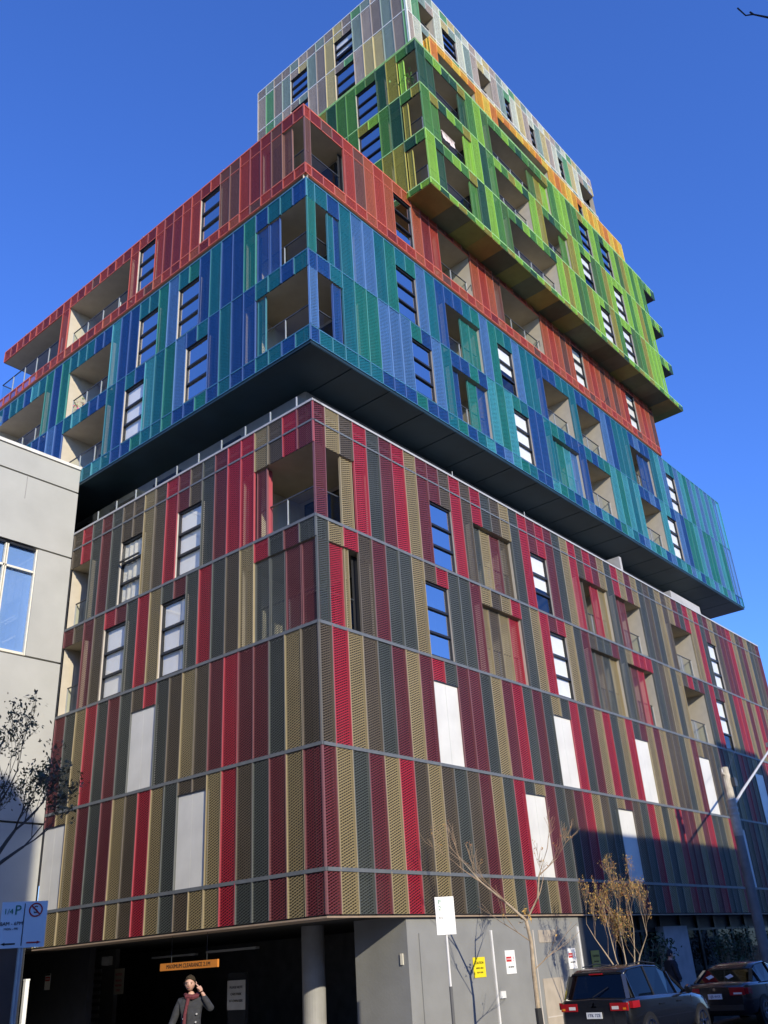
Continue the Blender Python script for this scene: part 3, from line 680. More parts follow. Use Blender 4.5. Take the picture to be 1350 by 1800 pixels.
o = MB().box(YR.end(), YR.end()+.03, yy, .5, zy0, zy1, FRM['A']).obj('end_panel', YEL); o.matrix_parent_inverse = INV
YEL.data = core.mb.mesh('yellow_core')
flush_panels()

# ================= ground floor =================
gf = MB()
gf.box(2.82, 11.0, .10, 1.79, GZ, zD-.03, M['grey'])
g_o = gf.obj('service_wall', BLD); g_o.matrix_parent_inverse = INV
def gpart(mb, name, par=None):
    o = mb.obj(name, par or BLD)
    if par is None: o.matrix_parent_inverse = INV
    else: o.parent = par; o.matrix_parent_inverse = INV
    return o
gpart(MB().box(11.02, 33.5, .9, 3.0, GZ, zD-.03, M['gwall']), 'shop_wall')
gpart(MB().box(11.02, 13.2, .12, .9, GZ, zD-.035, M['gwall']), 'dark_pier')
gpart(MB().box(17.6, 19.6, .5, .8, GZ, 2.3, M['conc']), 'concrete_pier')
shopg = glass('shop_glass', (.22, .24, .24), .0, fm=.7)
x = 13.3
while x < 33:
    if not 17.2 < x < 19.6:
        fr = MB(); fr.box(x, x+.07, .80, .895, GZ, zD-.04, M['darkframe']).box(x+1.53, x+1.6, .80, .895, GZ, zD-.04, M['darkframe']).box(x+.07, x+1.53, .80, .895, 2.15, 2.22, M['darkframe'])
        f = gpart(fr, 'shop_window')
        MB().box(x+.07, x+1.53, .84, .85, GZ+.1, 2.15, shopg).obj('pane', f).matrix_parent_inverse = Matrix.Identity(4)
    x += 1.62
# service doors: raised leaf, pale edge trims, hatch
gpart(MB().box(3.25, 6.22, .07, .098, GZ, 2.28, M['grey']), 'service_door')
gpart(MB().box(6.36, 10.70, .07, .098, GZ, 2.28, M['grey']), 'service_door')
trim = plain('pale_trim', (.70, .69, .66), .5)
gpart(MB().box(6.25, 6.32, .05, .098, GZ, 2.30, trim), 'door_trim')
gpart(MB().box(10.80, 10.87, .05, .098, GZ, 2.34, trim), 'door_trim')
gpart(MB().box(8.30, 8.345, .05, .068, GZ, 2.28, M['jamb']), 'door_trim')
gpart(MB().box(6.40, 6.62, .02, .068, .70, .86, plain('lock_box', (.75, .74, .7), .4)), 'lock_plate')
gpart(MB().box(8.55, 9.6, .055, .069, -.1, 1.05, M['tan']).box(8.57, 9.58, .045, .054, .10, .13, M['jamb']), 'meter_hatch')
gpart(MB().box(8.6, 9.5, .055, .069, 1.95, 2.27, M['tan']), 'vent_hatch')
gpart(MB().box(2.79, 2.819, .25, .33, 1.62, 1.86, plain('cream_switch', (.75, .70, .55), .5)), 'wall_light')
# car park entry
gpart(MB().box(8.5, 8.8, 1.9, 24, GZ, zD-.03, M['carpark']), 'car_park_wall')
gpart(MB().box(.6, 8.5, 21.0, 21.3, GZ, zD-.03, M['carpark']), 'car_park_wall')
gpart(MB().box(2.0, 2.2, 12.05, 21, GZ, zD-.03, M['gwall']), 'car_park_wall')
lou = MB()
for i in range(9): lou.bar((3.95, 14.3, .3+.22*i), (3.95, 15.9, .3+.22*i), .03, .11, plain('louvre_grey', (.26, .26, .25), .6) if i == 0 else lou.mats[0])
gpart(lou, 'louvre_vent')
gpart(MB().box(4.0, 4.15, 13.6, 16.6, GZ, zD-.03, plain('plant_room_wall', (.14, .14, .13), .7)), 'plant_room')
cm = plain('grey_column', (.30, .295, .28), .55, var=.1)
cl = MB()
cl.tube([(3.0, 3.42, GZ), (3.0, 3.42, zD-.03)], .30, cm, 28, cap=False)
gpart(cl, 'column')
for (x, y0, y1) in ((4.4, 10.0, 12.2), (3.7, 6.4, 8.6)):
    gpart(MB().box(x, x+.14, y0, y1, zD-.42, zD-.36, plain('light_batten', (.45, .46, .45), .5)), 'light_batten')
gpart(MB().box(2.2, 2.35, 11.35, 11.7, zD-.55, zD-.31, plain('speaker_grey', (.22, .22, .2), .6)), 'junction_box')

# ------------------------------------------------------------------ lettering
def lettering(txt, size, mat, parent, loc, rot, depth=.002, name='lettering', align='CENTER'):
    cu = bpy.data.curves.new('txt', 'FONT'); cu.body = txt; cu.size = size; cu.align_x = align; cu.align_y = 'CENTER'; cu.extrude = depth
    ob = bpy.data.objects.new('txt', cu); COL.objects.link(ob)
    dg = bpy.context.evaluated_depsgraph_get(); me = bpy.data.meshes.new_from_object(ob.evaluated_get(dg))
    bpy.data.objects.remove(ob); me.materials.clear(); me.materials.append(mat)
    o = bpy.data.objects.new(name, me); COL.objects.link(o); o.location = loc; o.rotation_euler = rot
    if parent is not None: o.parent = parent
    return o
ROT_R = (R(90), 0, 0)                       # faces -Y
ROT_L = (R(90), 0, R(-90))                  # faces -X
black = plain('black_ink', (.015, .015, .015), .6); redink = plain('red_ink', (.55, .03, .03), .6); whitep = plain('sign_white', (.86, .855, .82), .5, var=.03)
yellowp = plain('sign_yellow', (.85, .68, .02), .5, var=.03); orangep = plain('sign_orange', (.62, .22, .035), .6, var=.06); greenink = plain('green_ink', (.03, .22, .12), .6)
cs = MB().box(0, .05, -1.13, 1.13, -.085, .085, orangep).obj('clearance_sign', None, (.4, 5.24, 1.93))
tag(cs, 'long orange headroom bar hanging across the dark car park entrance', 'sign')
lettering('MAXIMUM CLEARANCE 2.1M', .135, black, cs, (-.003, 0, 0), ROT_L)
for yv in (-.7, .7): MB().tube([(.025, yv, .085), (.025, yv, .74)], .008, M['rail'], 5).obj('hanger', cs)
def wall_sign(name, label, loc, w, h, face, base, items):
    rot = 0 if face == 'R' else -math.pi/2
    o = MB().box(-w/2, w/2, 0, .012, -h/2, h/2, base).obj(name, None, loc, rot); tag(o, label, 'sign')
    for (txt, size, mat, dx, dz) in items:
        if txt.startswith('#'):
            bw, bh = [float(q) for q in txt[1:].split('x')]
            MB().box(dx-bw/2, dx+bw/2, -.004, -.001, dz-bh/2, dz+bh/2, mat).obj('colour_block', o)
        else: lettering(txt, size, mat, o, (dx, -.005, dz), ROT_R)
    return o
wall_sign('notice_sign', 'bright yellow square notice on the sunlit grey service door', (5.60, .055, 1.45), .52, .46, 'R', yellowp, [('CAUTION', .08, black, 0, .1), ('SERVICE AREA', .05, black, 0, -.02), ('KEEP CLEAR', .05, black, 0, -.12)])
wall_sign('notice_sign', 'white and red warning notice on the grey door beside the lock plate', (7.05, .055, 1.52), .46, .56, 'R', whitep, [('#.24x.12', 0, redink, -.08, .07), ('DANGER', .05, whitep, -.08, .07), ('!', .16, redink, .13, .07), ('NO ENTRY', .055, black, 0, -.12)])
wall_sign('notice_sign', 'white and red warning notice next to the shaded dark pier', (10.28, .055, 1.50), .46, .54, 'R', whitep, [('#.24x.12', 0, redink, -.08, .08), ('DANGER', .05, whitep, -.08, .08), ('!', .16, redink, .13, .08), ('NO ENTRY', .055, black, 0, -.1)])
wall_sign('notice_sign', 'dull yellow square notice on the dark shaded pier behind the black hatchback', (11.75, .10, 1.42), .50, .50, 'R', plain('sign_dull_yellow', (.55, .42, .08), .6), [('CAUTION', .08, black, 0, .1), ('KEEP CLEAR', .05, black, 0, -.05)])
wall_sign('notice_sign', 'cream notice with red print at left inside the dark car park', (4.0, 13.36, 1.70), .55, .75, 'L', plain('sign_cream', (.62, .56, .45), .7), [('NOTICE', .1, redink, 0, .2), ('PRIVATE', .09, redink, 0, .02), ('PARKING', .09, redink, 0, -.12), ('ONLY', .09, redink, 0, -.26)])
wall_sign('notice_sign', 'grey and white notice with three lines of print behind the man on the phone', (2.6, 5.95, 1.17), .72, .70, 'L', plain('sign_grey_white', (.60, .58, .52), .7), [('PLEASE NOTE', .085, black, 0, .18), ('CARS PARK', .085, black, 0, .02), ('AT OWN RISK', .085, black, 0, -.14)])
MB().box(2.62, 2.72, 5.6, 6.3, GZ, 1.7, M['interior']).obj('sign_wall', BLD).matrix_parent_inverse = INV
wall_sign('notice_sign', 'small white, red and black notice at the far left of the car park entry', (1.96, 14.25, 1.82), .30, .46, 'L', whitep, [('#.26x.12', 0, redink, 0, .08), ('DANGER', .05, whitep, 0, .08), ('#.28x.05', 0, black, 0, .2)])
wp = MB().box(-.06, .06, -.06, .06, 0, 2.05, whitep).box(-.07, .07, -.07, .07, 2.05, 2.09, whitep).obj('white_post', None, (.15, 12.35, GZ)); tag(wp, 'plain white square post beside the left end of the car park entry', 'post')

# ------------------------------------------------------------------ neighbouring building
nb = empty('neighbour_building', (0, 12, GZ)); tag(nb, 'pale rendered building with sky reflection painted in its big windows beside the coloured tower', 'building')
ren = plain('pale_render', (.43, .425, .385), .85, var=.07, scale=.8, bump=.12)
NI = Matrix.Translation((0, -12, -GZ))
def npart(mb, name, par=None): 
    o = mb.obj(name, par or nb); o.matrix_parent_inverse = NI if par is None else NI; return o
Y0 = 12.06
wl = MB()
W1 = (-6.6, -1.27)   # window opening
zwb, zwt = 11.38, 15.17
wl.box(-14, -.02, Y0+.25, 40, GZ, 18.6, ren, skip='')
# face panels with open joints
fp = [(-14, -.0, 17.84, 18.78), (-14, -.0, 15.22, 17.80), (-1.27, -.0, 11.36, 15.18), (-14, -6.6, 11.36, 15.18), (-14, -.0, 6.2, 11.32), (-14, 0, 2.9, 6.16)]
npart(wl, 'wall_core')
for q in fp: npart(MB().box(q[0], q[1], Y0, Y0+.24, q[2]+.012, q[3]-.012, ren), 'wall_panel')
npart(MB().box(-2.02, -1.99, Y0-.004, Y0+.01, 16.9, 17.8, plain('joint_grey', (.3, .29, .27), .9)), 'wall_joint')  # thin darker strip along the wall joint
npart(MB().box(-14, .06, Y0-.06, 40, 18.78, 18.9, plain('roof_cap', (.72, .69, .62), .6)), 'roof_cap')
npart(MB().box(-14, -.05, Y0+.2, Y0+.24, GZ, 2.9, M['gwall']), 'ground_floor_wall')
sky_paint = plain('painted_sky_reflection', (.20, .34, .62), .8, var=.10, scale=.5)  # blue sheet paints the sky's reflection behind the panes
cream = plain('cream_mullion', (.78, .72, .58), .5, var=.04)
for x0 in (-6.05, -4.80, -3.55, -2.42):
    x1 = x0+(1.25 if x0 < -3 else 1.15)
    fr = MB(); fr.box(x0, x0+.045, Y0+.05, Y0+.16, zwb, zwt, cream).box(x1-.045, x1, Y0+.05, Y0+.16, zwb, zwt, cream).box(x0+.06, x1-.06, Y0+.05, Y0+.16, zwt-.07, zwt, M['darkframe']).box(x0+.06, x1-.06, Y0+.05, Y0+.16, zwb, zwb+.08, cream).box(x0+.06, x1-.06, Y0+.05, Y0+.16, 14.28, 14.35, cream)
    fr.face([(x0, Y0+.18, zwb), (x1, Y0+.18, zwb), (x1, Y0+.18, zwt), (x0, Y0+.18, zwt)], sky_paint)
    f = npart(fr, 'window'); gl_ = glass('neighbour_glass', (.92, .94, .96), .0, fm=.5) if x0 == -6.05 else gl_
    for z0, z1 in ((zwb+.08, 14.28), (14.35, zwt-.07)):
        MB().box(x0+.06, x1-.06, Y0+.10, Y0+.11, z0, z1, gl_).obj('pane', f)
for x0 in (-3.3,):
    fr = MB().box(x0, x0+1.3, Y0-.02, Y0-.002, 3.4, 8.8, cream); f = npart(fr, 'window'); 
    MB().box(x0+.08, x0+1.22, Y0-.03, Y0-.022, 3.5, 8.7, gl_).obj('pane', f)
for i in range(3): npart(MB().box(-3.6-2.2*i, -1.8-2.2*i, Y0+.15, Y0+.199, GZ, 2.3, M['darkframe']), 'garage_door')

# ------------------------------------------------------------------ buildings behind the camera (some cast the shade, added ones cut sky light)
def plain_building(label, x0, x1, y0, y1, h, mat, cols, rows, facing='N'):
    b = empty('street_building', ((x0+x1)/2, (y0+y1)/2, GZ)); tag(b, label, 'building', None)
    inv = b.matrix_world.copy(); I = Matrix.Translation((-(x0+x1)/2, -(y0+y1)/2, -GZ))
    MB().box(x0, x1, y0, y1, GZ, h, mat).obj('wall', b).matrix_parent_inverse = I
    MB().box(x0-.1, x1+.1, y0-.1, y1+.1, h, h+.25, M['cap']).obj('roof', b).matrix_parent_inverse = I
    for i in range(cols):
        for j in range(rows):
            cx = x0+(x1-x0)*(i+.5)/cols; cz = 1.2+(h-1.5)*(j+.5)/rows
            f = MB().box(cx-.6, cx+.6, y1, y1+.05, cz-.7, cz+.7, M['jamb']).obj('window', b); f.matrix_parent_inverse = I
            MB().box(cx-.52, cx+.52, y1+.052, y1+.06, cz-.62, cz+.62, M['dglass']).obj('pane', f)
    return b
bri = plain('cream_brick', (.40, .34, .26), .85, var=.15, scale=5)
plain_building('low cream brick building across the street behind the viewer', 3.9, 18.05, -34, -18.2, 12.95, bri, 5, 3)
plain_building('taller grey building across the street right of the cream brick one', 18.1, 23.0, -34, -18.2, 17.5, M['conc'], 2, 5)
plain_building('unseen low white building added left of the cream brick one to block sky light', -13.4, 3.8, -36, -18.6, 5.6, plain('white_render', (.55, .53, .48), .85, var=.1), 6, 1)  # added out of view to hide low sky and lessen its fill
plain_building('unseen grey building added across the street at far right to block sky light', 23.2, 70, -40, -18.2, 8.2, M['conc'], 12, 2)  # unseen addition that cuts the bright sky near the horizon
plain_building('unseen long cream building added beyond the lane, blocking sky light and bouncing warm light', -40, -15.6, -1.8, 46, 13.5, plain('cream_render', (.50, .45, .36), .85, var=.1), 6, 4)  # put in unseen: shuts off sky fill, returns warm bounce
plain_building('tall brick building on the near corner behind the viewer', -46, -15.0, -25, -22, 22.3, plain('red_brick', (.30, .14, .09), .85, var=.2, scale=5), 8, 5)

# ------------------------------------------------------------------ cars
def loft(mb, stations, mat, smooth=True):
    """stations: list of (x, [(y,z), ...]) half profiles from bottom centre side up; mirrored"""
    rings = []
    for x, pr in stations:
        rings.append([Vector((x, y, z)) for y, z in pr]+[Vector((x, -y, z)) for y, z in reversed(pr)])
    n = len(rings[0])
    for i in range(len(rings)-1):
        for k in range(n-1):
            mb.face([rings[i][k], rings[i+1][k], rings[i+1][k+1], rings[i][k+1]], mat, smooth=smooth)
    mb.face([rings[0][k] for k in range(n)], mat); mb.face([rings[-1][k] for k in reversed(range(n))], mat)
    return mb
def car(name, label, loc, paint_c, kind):
    """local: x forward, rear bumper at x=0, z=0 road"""
    root = empty(name, loc); tag(root, label, 'car', None)
    pm = plain(name+'_paint', paint_c, .25, .0, var=.04, spec=.5, coat=1.0)
    blackm = plain(name+'_trim', (.012, .012, .013), .55); gl = glass(name+'_glass', (.05, .055, .06), .0, .01, fm=.8)
    chrome = plain(name+'_chrome', (.7, .7, .7), .15, 1.0)
    redl = plain(name+'_tail_lens', (.34, .010, .014), .15, coat=1.0); clearl = plain(name+'_clear_lens', (.75, .70, .66), .12, coat=1.0); ambl = plain(name+'_amber_lens', (.75, .25, .02), .15, coat=1.0)
    if kind == 'suv':
        L_, hw, H = 4.30, .885, 1.62
        # x, sill z, hw bottom, belt z, hw belt, hood/deck z
        body = [(0.0, .42, .74, .98, .72), (.05, .34, .82, 1.00, .79), (.25, .26, .87, 1.02, .86), (.9, .24, .885, 1.02, .875), (2.0, .24, .885, 1.00, .875), (2.9, .24, .885, .98, .87), (3.2, .24, .885, .96, .86), (3.8, .26, .87, .88, .82), (4.15, .32, .80, .78, .74), (4.30, .42, .66, .68, .62)]
        roof = [(.14, 1.02, .80, 1.05), (.32, 1.45, .65, 1.50), (.55, 1.53, .63, 1.59), (1.3, 1.57, .62, 1.63), (2.0, 1.54, .61, 1.60), (2.45, 1.42, .60, 1.46), (3.05, .99, .70, 1.0)]
    else:
        L_, hw, H = 4.75, .89, 1.46
        body = [(0.0, .42, .72, .90, .70), (.06, .34, .82, .97, .78), (.30, .26, .87, 1.00, .85), (1.0, .24, .89, 1.00, .87), (2.2, .24, .89, .97, .87), (3.1, .24, .89, .95, .86), (3.5, .24, .88, .92, .84), (4.2, .26, .86, .82, .79), (4.6, .32, .78, .74, .70), (4.75, .42, .64, .66, .58)]
        roof = [(.62, .98, .78, 1.0), (1.15, 1.28, .64, 1.31), (1.55, 1.39, .60, 1.43), (2.2, 1.41, .60, 1.46), (2.75, 1.31, .59, 1.35), (3.35, .96, .70, .98)]
    st = []
    for x, zs, wb, zb, wt in body:
        st.append((x, [(0, zs), (wb*.80, zs), (wb*.97, zs+.08), (wb, zs+.22), (wb*1.0, (zs+zb)/2+.03), ((wb+wt)/2, zb-.10), (wt, zb-.02), (wt*.93, zb+.012), (0, zb+.04)]))
    loft(MB(), st, pm).obj('body', root, weld=True)
    # glasshouse (dark glass), then roof skin and pillars in body colour
    gs = []
    for x, zc, hwr, zr in roof: gs.append((x, zc, hwr, zr))
    beltw = hw*.965; gm = MB()
    tops = [Vector((x, hwr, zr-.03)) for x, zc, hwr, zr in gs]
    def beltz(x):
        for i in range(len(body)-1):
            if body[i][0] <= x <= body[i+1][0]:
                t = (x-body[i][0])/(body[i+1][0]-body[i][0]); return body[i][3]+(body[i+1][3]-body[i][3])*t
        return .9
    bots = [Vector((x+(.0), beltw-.05-(.05 if i in (0, len(gs)-1) else 0), beltz(x)-.01)) for i, (x, zc, hwr, zr) in enumerate(gs)]
    sides = []
    for sg in (1, -1):
        sm = MB()
        for i in range(1, len(gs)-2):
            q = [bots[i], bots[i+1], tops[i+1], tops[i]]
            sm.face([Vector((v.x, v.y*sg, v.z)) for v in q], gl)
        q = [bots[0], bots[1], tops[1]]; sm.face([Vector((v.x, v.y*sg, v.z)) for v in q], gl)
        q = [bots[-2], bots[-1], tops[-2]]; sm.face([Vector((v.x, v.y*sg, v.z)) for v in q], gl)
        sm.obj('side_window', root)
        for i in ([1, 3, len(gs)-2] if kind == 'suv' else [1, 3, len(gs)-2]):
            a, b = bots[i], tops[i]
            MB().bar((a.x, (a.y+.006)*sg, a.z), (b.x, (b.y+.006)*sg, b.z), .02, .085 if i == 1 else .06, pm if i != 3 else blackm).obj('pillar', root)
        MB().bar((bots[0].x+.02, (bots[0].y)*sg, bots[0].z+.01), (tops[1].x-.02, (tops[1].y+.0)*sg, tops[1].z), .09, .07, pm).obj('pillar', root)
        MB().bar((bots[-1].x, bots[-1].y*sg, bots[-1].z), (tops[-2].x, tops[-2].y*sg, tops[-2].z), .06, .06, pm).obj('pillar', root)
        # dark core behind the glass so cabin reads dark
    ih = MB(); ih.box(gs[1][0]+.1, gs[-2][0]-.1, -beltw+.2, beltw-.2, .9, 1.12, blackm)
    for yy in (-.38, .38): ih.box(gs[3][0]+.0, gs[3][0]+.16, yy-.22, yy+.22, .9, 1.30, blackm).box(gs[3][0]+.02, gs[3][0]+.12, yy-.12, yy+.12, 1.30, 1.42, blackm)
    ih.obj('seats', root)
    rw = MB(); a0, a1, t1 = bots[0], bots[0], tops[1]
    rw.face([(a0.x, -a0.y, a0.z), (a0.x, a0.y, a0.z), (t1.x, t1.y-.03, t1.z+.02), (t1.x, -t1.y+.03, t1.z+.02)], gl); rw.obj('rear_window', root)
    wsb, wst = bots[-1], tops[-2]
    MB().face([(wsb.x, wsb.y, wsb.z), (wsb.x, -wsb.y, wsb.z), (wst.x, -wst.y, wst.z+.02), (wst.x, wst.y, wst.z+.02)], gl).obj('windscreen', root)
    rf = MB(); rs_ = [(g[0], [(0, g[3]-.05), (g[2]*.9, g[3]-.055), (g[2]+.015, g[3]-.04), (g[2]*.97, g[3]-.005), (g[2]*.6, g[3]+.018), (0, g[3]+.024)]) for g in gs[1:-1]]
    loft(rf, rs_, pm).obj('roof', root, weld=True)
    if kind == 'suv':
        sp = MB(); sp.box(.30, .52, -.60, .60, 1.485, 1.525, pm); sp.obj('spoiler', root)
        for sg in (1, -1): MB().tube([(.75, .56*sg, 1.64), (1.4, .57*sg, 1.69), (2.1, .55*sg, 1.63)], .014, blackm, 6).obj('roof_rail', root)
    # wheels
    for wx_ in ((.78, 3.45) if kind == 'suv' else (.98, 3.80)):
        for sg in (1, -1):
            wh = MB(); r = .33 if kind == 'suv' else .32
            arch = MB(); arch.tube([(wx_, sg*(hw-.02), r), (wx_, sg*(hw+.004), r)], r+.07, blackm, 24); arch.obj('wheel_arch', root)
            wh.tube([(wx_, sg*(hw-.20), r), (wx_, sg*(hw-.01), r), (wx_, sg*(hw+.012), r)], [r, r, r-.03], blackm, 24)
            wo_ = wh.obj('wheel', root)
            rm_ = MB(); rm_.tube([(wx_, sg*(hw+.013), r), (wx_, sg*(hw+.018), r)], r*.30, chrome, 14)
            for k in range(5):
                an = 2*math.pi*k/5+.3; rm_.bar((wx_, sg*(hw+.016), r), (wx_+math.cos(an)*r*.74, sg*(hw+.016), r+math.sin(an)*r*.74), .02, .06, chrome)
            for k in range(20):
                a_, b_ = 2*math.pi*k/20, 2*math.pi*(k+1)/20
                rm_.bar((wx_+math.cos(a_)*r*.74, sg*(hw+.016), r+math.sin(a_)*r*.74), (wx_+math.cos(b_)*r*.74, sg*(hw+.016), r+math.sin(b_)*r*.74), .02, .04, chrome)
            rm_.obj('rim', wo_)
    # mirrors
    for sg in (1, -1):
        mm = MB(); mx = gs[-2][0]+.22
        mm.tube([(mx, sg*(hw-.06), 1.0), (mx-.02, sg*(hw+.08), 1.04)], .03, pm, 6).tube([(mx-.10, sg*(hw+.14), 1.05), (mx-.02, sg*(hw+.14), 1.06), (mx+.06, sg*(hw+.13), 1.05)], [.07, .095, .05], pm, 10)
        mm.obj('mirror', root)
        hd = MB()
        for hx in ((1.35, 2.25) if kind == 'suv' else (1.5, 2.5)): hd.bar((hx, sg*(hw+.004), .84), (hx+.2, sg*(hw+.004), .84), .03, .03, chrome if kind != 'suv' else pm)
        hd.obj('door_handle', root)
    # rear furniture
    for sg in (1, -1):
        tl = MB()
        if kind == 'suv':
            tl.box(-.022, .07, min(sg*.40, sg*.80), max(sg*.40, sg*.80), .80, .95, redl).box(.07, .40, min(sg*.80, sg*.893), max(sg*.80, sg*.893), .84, .97, redl)
            o_ = tl.obj('tail_light', root)
            MB().box(-.027, -.023, min(sg*.44, sg*.60), max(sg*.44, sg*.60), .83, .89, clearl).obj('reverse_lens', o_)
            MB().box(-.027, -.023, min(sg*.70, sg*.77), max(sg*.70, sg*.77), .82, .86, ambl).obj('indicator_lens', o_)
        else:
            tl.box(-.012, .05, sg*.60-.20, sg*.60+.20, .74, .92, redl).box(.05, .30, min(sg*.80, sg*.875), max(sg*.80, sg*.875), .76, .90, redl)
            o_ = tl.obj('tail_light', root); MB().box(-.018, -.013, sg*.60-.12, sg*.60+.10, .76, .80, clearl).obj('reverse_lens', o_)
    pt = MB().box(-.035, -.020, -.185, .185, .66, .78, plain(name+'_plate', (.72, .74, .74), .4)).obj('number_plate', root)
    lettering('1TK 7ZE' if kind == 'suv' else '1JB 4HX', .085, plain(name+'_plate_ink', (.03, .05, .12), .5), pt, (-.037, 0, .72), ROT_L)
    if kind == 'suv':
        em = MB()
        for k in range(3):
            an = R(90+120*k); d = Vector((0, -math.cos(an), math.sin(an))); s_ = Vector((0, -d.z, d.y)); c0 = Vector((-.012, 0, .90))
            em.face([c0, c0+d*.035+s_*.02, c0+d*.07, c0+d*.035-s_*.02], chrome); em.face([c0, c0+d*.035-s_*.02, c0+d*.07, c0+d*.035+s_*.02], chrome)
        em.obj('emblem', root)
    else:
        em = MB().tube([(-.002, 0, .88), (-.014, 0, .88)], .035, chrome, 14); em.obj('emblem', root)
        st_ = MB()
        for yy in (-.12, .42):
            c0 = Vector((.82, yy, 1.12)); n0 = (tops[1]-bots[0]); u = Vector((n0.x, 0, n0.z)).normalized(); v = Vector((0, 1, 0)); nn = Vector((-u.z, 0, u.x))
            base = Vector((bots[0].x, 0, bots[0].z))+u*.30+v*yy+nn*.012
            st_.face([base+u*.12, base-v*.12, base-u*.12, base+v*.12][::-1], whitep); st_.face([base+u*.12, base-v*.12, base-u*.12, base+v*.12], whitep)
        st_.obj('window_stickers', root)
    MB().box(-.03, .06, -.70, .70, .40, .52, blackm).obj('bumper_insert', root)
    for sg in (1, -1):
        for xx in ((1.12, 2.10, 3.02) if kind == 'suv' else (1.30, 2.35, 3.30)):
            MB().bar((xx, sg*(hw-.004), .36), (xx+.02, sg*(hw-.012), .92), .012, .012, blackm).obj('door_seam', root)
        MB().bar((.9, sg*(hw-.02), .985), (3.0, sg*(hw-.02), .965), .014, .02, blackm).obj('belt_trim', root)
    if kind == 'suv':
        MB().bar((.10, .05, 1.06), (.20, -.30, 1.24), .012, .014, blackm).obj('wiper', root)
        MB().box(.27, .30, -.16, .16, 1.488, 1.512, redl).obj('brake_light', root)
    return root
car('parked_car', 'black compact hatchback SUV parked nearest, with red tail lights and white plate', (4.2, -3.84, RZ), (.006, .007, .010), 'suv')
car('parked_car', 'dark sedan beyond the black SUV with white diamond stickers on its rear window', (10.2, -4.05, RZ), (.010, .010, .012), 'sedan')

# ------------------------------------------------------------------ parking signs and poles
galv = plain('galvanised_pole', (.46, .46, .45), .45, .6)
d_ = Vector((CAM.x, CAM.y, 0))
def facing(loc): return math.atan2(CAM.y-loc[1], CAM.x-loc[0])+math.pi/2
sp1 = empty('parking_sign', (-10.13, -5.37, RZ)); sp1.rotation_euler = (0, 0, facing((-10.13, -5.37))); tag(sp1, 'quarter hour and no parking sign plate on a pole at far left', 'sign')
MB().tube([(0, .02, 0), (0, .02, 2.72)], .03, galv, 10).obj('pole', sp1)
pl = MB().box(-.225, .225, -.02, -.012, 2.32, 2.76, whitep).obj('plate', sp1)
MB().box(-.004, .004, -.0235, -.0205, 2.34, 2.74, black).obj('divider_line', pl)
lettering('1/4', .075, greenink, pl, (-.155, -.022, 2.665), ROT_R); lettering('P', .13, greenink, pl, (-.065, -.022, 2.675), ROT_R)
lettering('8AM - 6PM', .048, black, pl, (-.115, -.022, 2.55), ROT_R); lettering('MON - FRI', .03, black, pl, (-.115, -.022, 2.50), ROT_R)
ar = MB(); ar.bar((-.17, -.022, 2.36), (-.06, -.022, 2.36), .003, .014, black); ar.face([(-.20, -.022, 2.36), (-.16, -.022, 2.345), (-.16, -.022, 2.375)], black); ar.obj('arrow', pl)
ar = MB(); ar.bar((.05, -.022, 2.365), (.15, -.022, 2.365), .003, .014, redink); ar.face([(.19, -.022, 2.365), (.15, -.022, 2.38), (.15, -.022, 2.35)], redink); ar.obj('arrow', pl)
rg = MB()
for k in range(28):
    a_, b_ = 2*math.pi*k/28, 2*math.pi*(k+1)/28
    rg.bar((.11+math.cos(a_)*.062, -.022, 2.675+math.sin(a_)*.062), (.11+math.cos(b_)*.062, -.022, 2.675+math.sin(b_)*.062), .003, .013, redink)
rg.bar((.11-.044, -.024, 2.675+.044), (.11+.044, -.024, 2.675-.044), .003, .013, redink); rg.obj('prohibition_ring', pl)
lettering('S', .10, black, pl, (.11, -.022, 2.675), ROT_R)
sp2 = empty('parking_sign', (.92, -2.52, GZ)); sp2.rotation_euler = (0, 0, facing((.92, -2.52))+R(18)); tag(sp2, 'sunlit white parking sign plate on a slim pole before the grey service doors', 'sign')
sp2.rotation_euler = (0, R(0), facing((.92, -2.52))+R(16))
MB().tube([(0, .02, 0), (0, .02, 1.35)], .034, plain('dark_pole_base', (.12, .12, .12), .6), 10).obj('pole_base', sp2)  # lower length of the pole is darker and thicker
MB().tube([(0, .02, 1.35), (0, .02, 2.98)], .024, plain('white_pole', (.75, .74, .71), .4), 10).obj('pole', sp2)
pl2 = MB().box(-.205, .205, -.02, -.008, 2.30, 3.02, whitep).obj('plate', sp2)
lettering('P', .12, greenink, pl2, (-.11, -.022, 2.92), ROT_R); lettering('2', .12, greenink, pl2, (-.11, -.022, 2.80), ROT_R); lettering('8-6', .06, black, pl2, (-.10, -.022, 2.62), ROT_R)
# power / lamp pole
pp = empty('utility_pole', (18.68, -2.5, GZ)); tag(pp, 'weathered pale utility pole with a lamp arm at the right edge', 'utility pole')
wood = plain('weathered_pole', (.50, .45, .36), .8, var=.3, scale=4, bump=.3); dkpole = plain('lower_pole', (.20, .20, .19), .8, var=.2)
MB().tube([(0, 0, 5.2), (0, 0, 6.35), (0, 0, 7.6)], [.17, .165, .15], wood, 14).obj('upper_shaft', pp)
MB().tube([(0, 0, 0), (0, 0, 5.2)], [.19, .155], dkpole, 14, cap=False).obj('lower_shaft', pp)
MB().tube([(.12, -.05, 6.30), (1.2, -.05, 6.85), (3.0, -.05, 7.7), (6.0, -.06, 9.15)], [.05, .05, .045, .04], plain('pale_arm', (.62, .62, .60), .45, .2), 10).obj('outreach_arm', pp)
MB().box(5.7, 6.6, -.20, .10, 9.08, 9.26, galv).obj('lamp_head', pp)
MB().box(-.02, .22, -.30, -.16, 6.9, 7.2, M['rail']).obj('junction_box', pp)
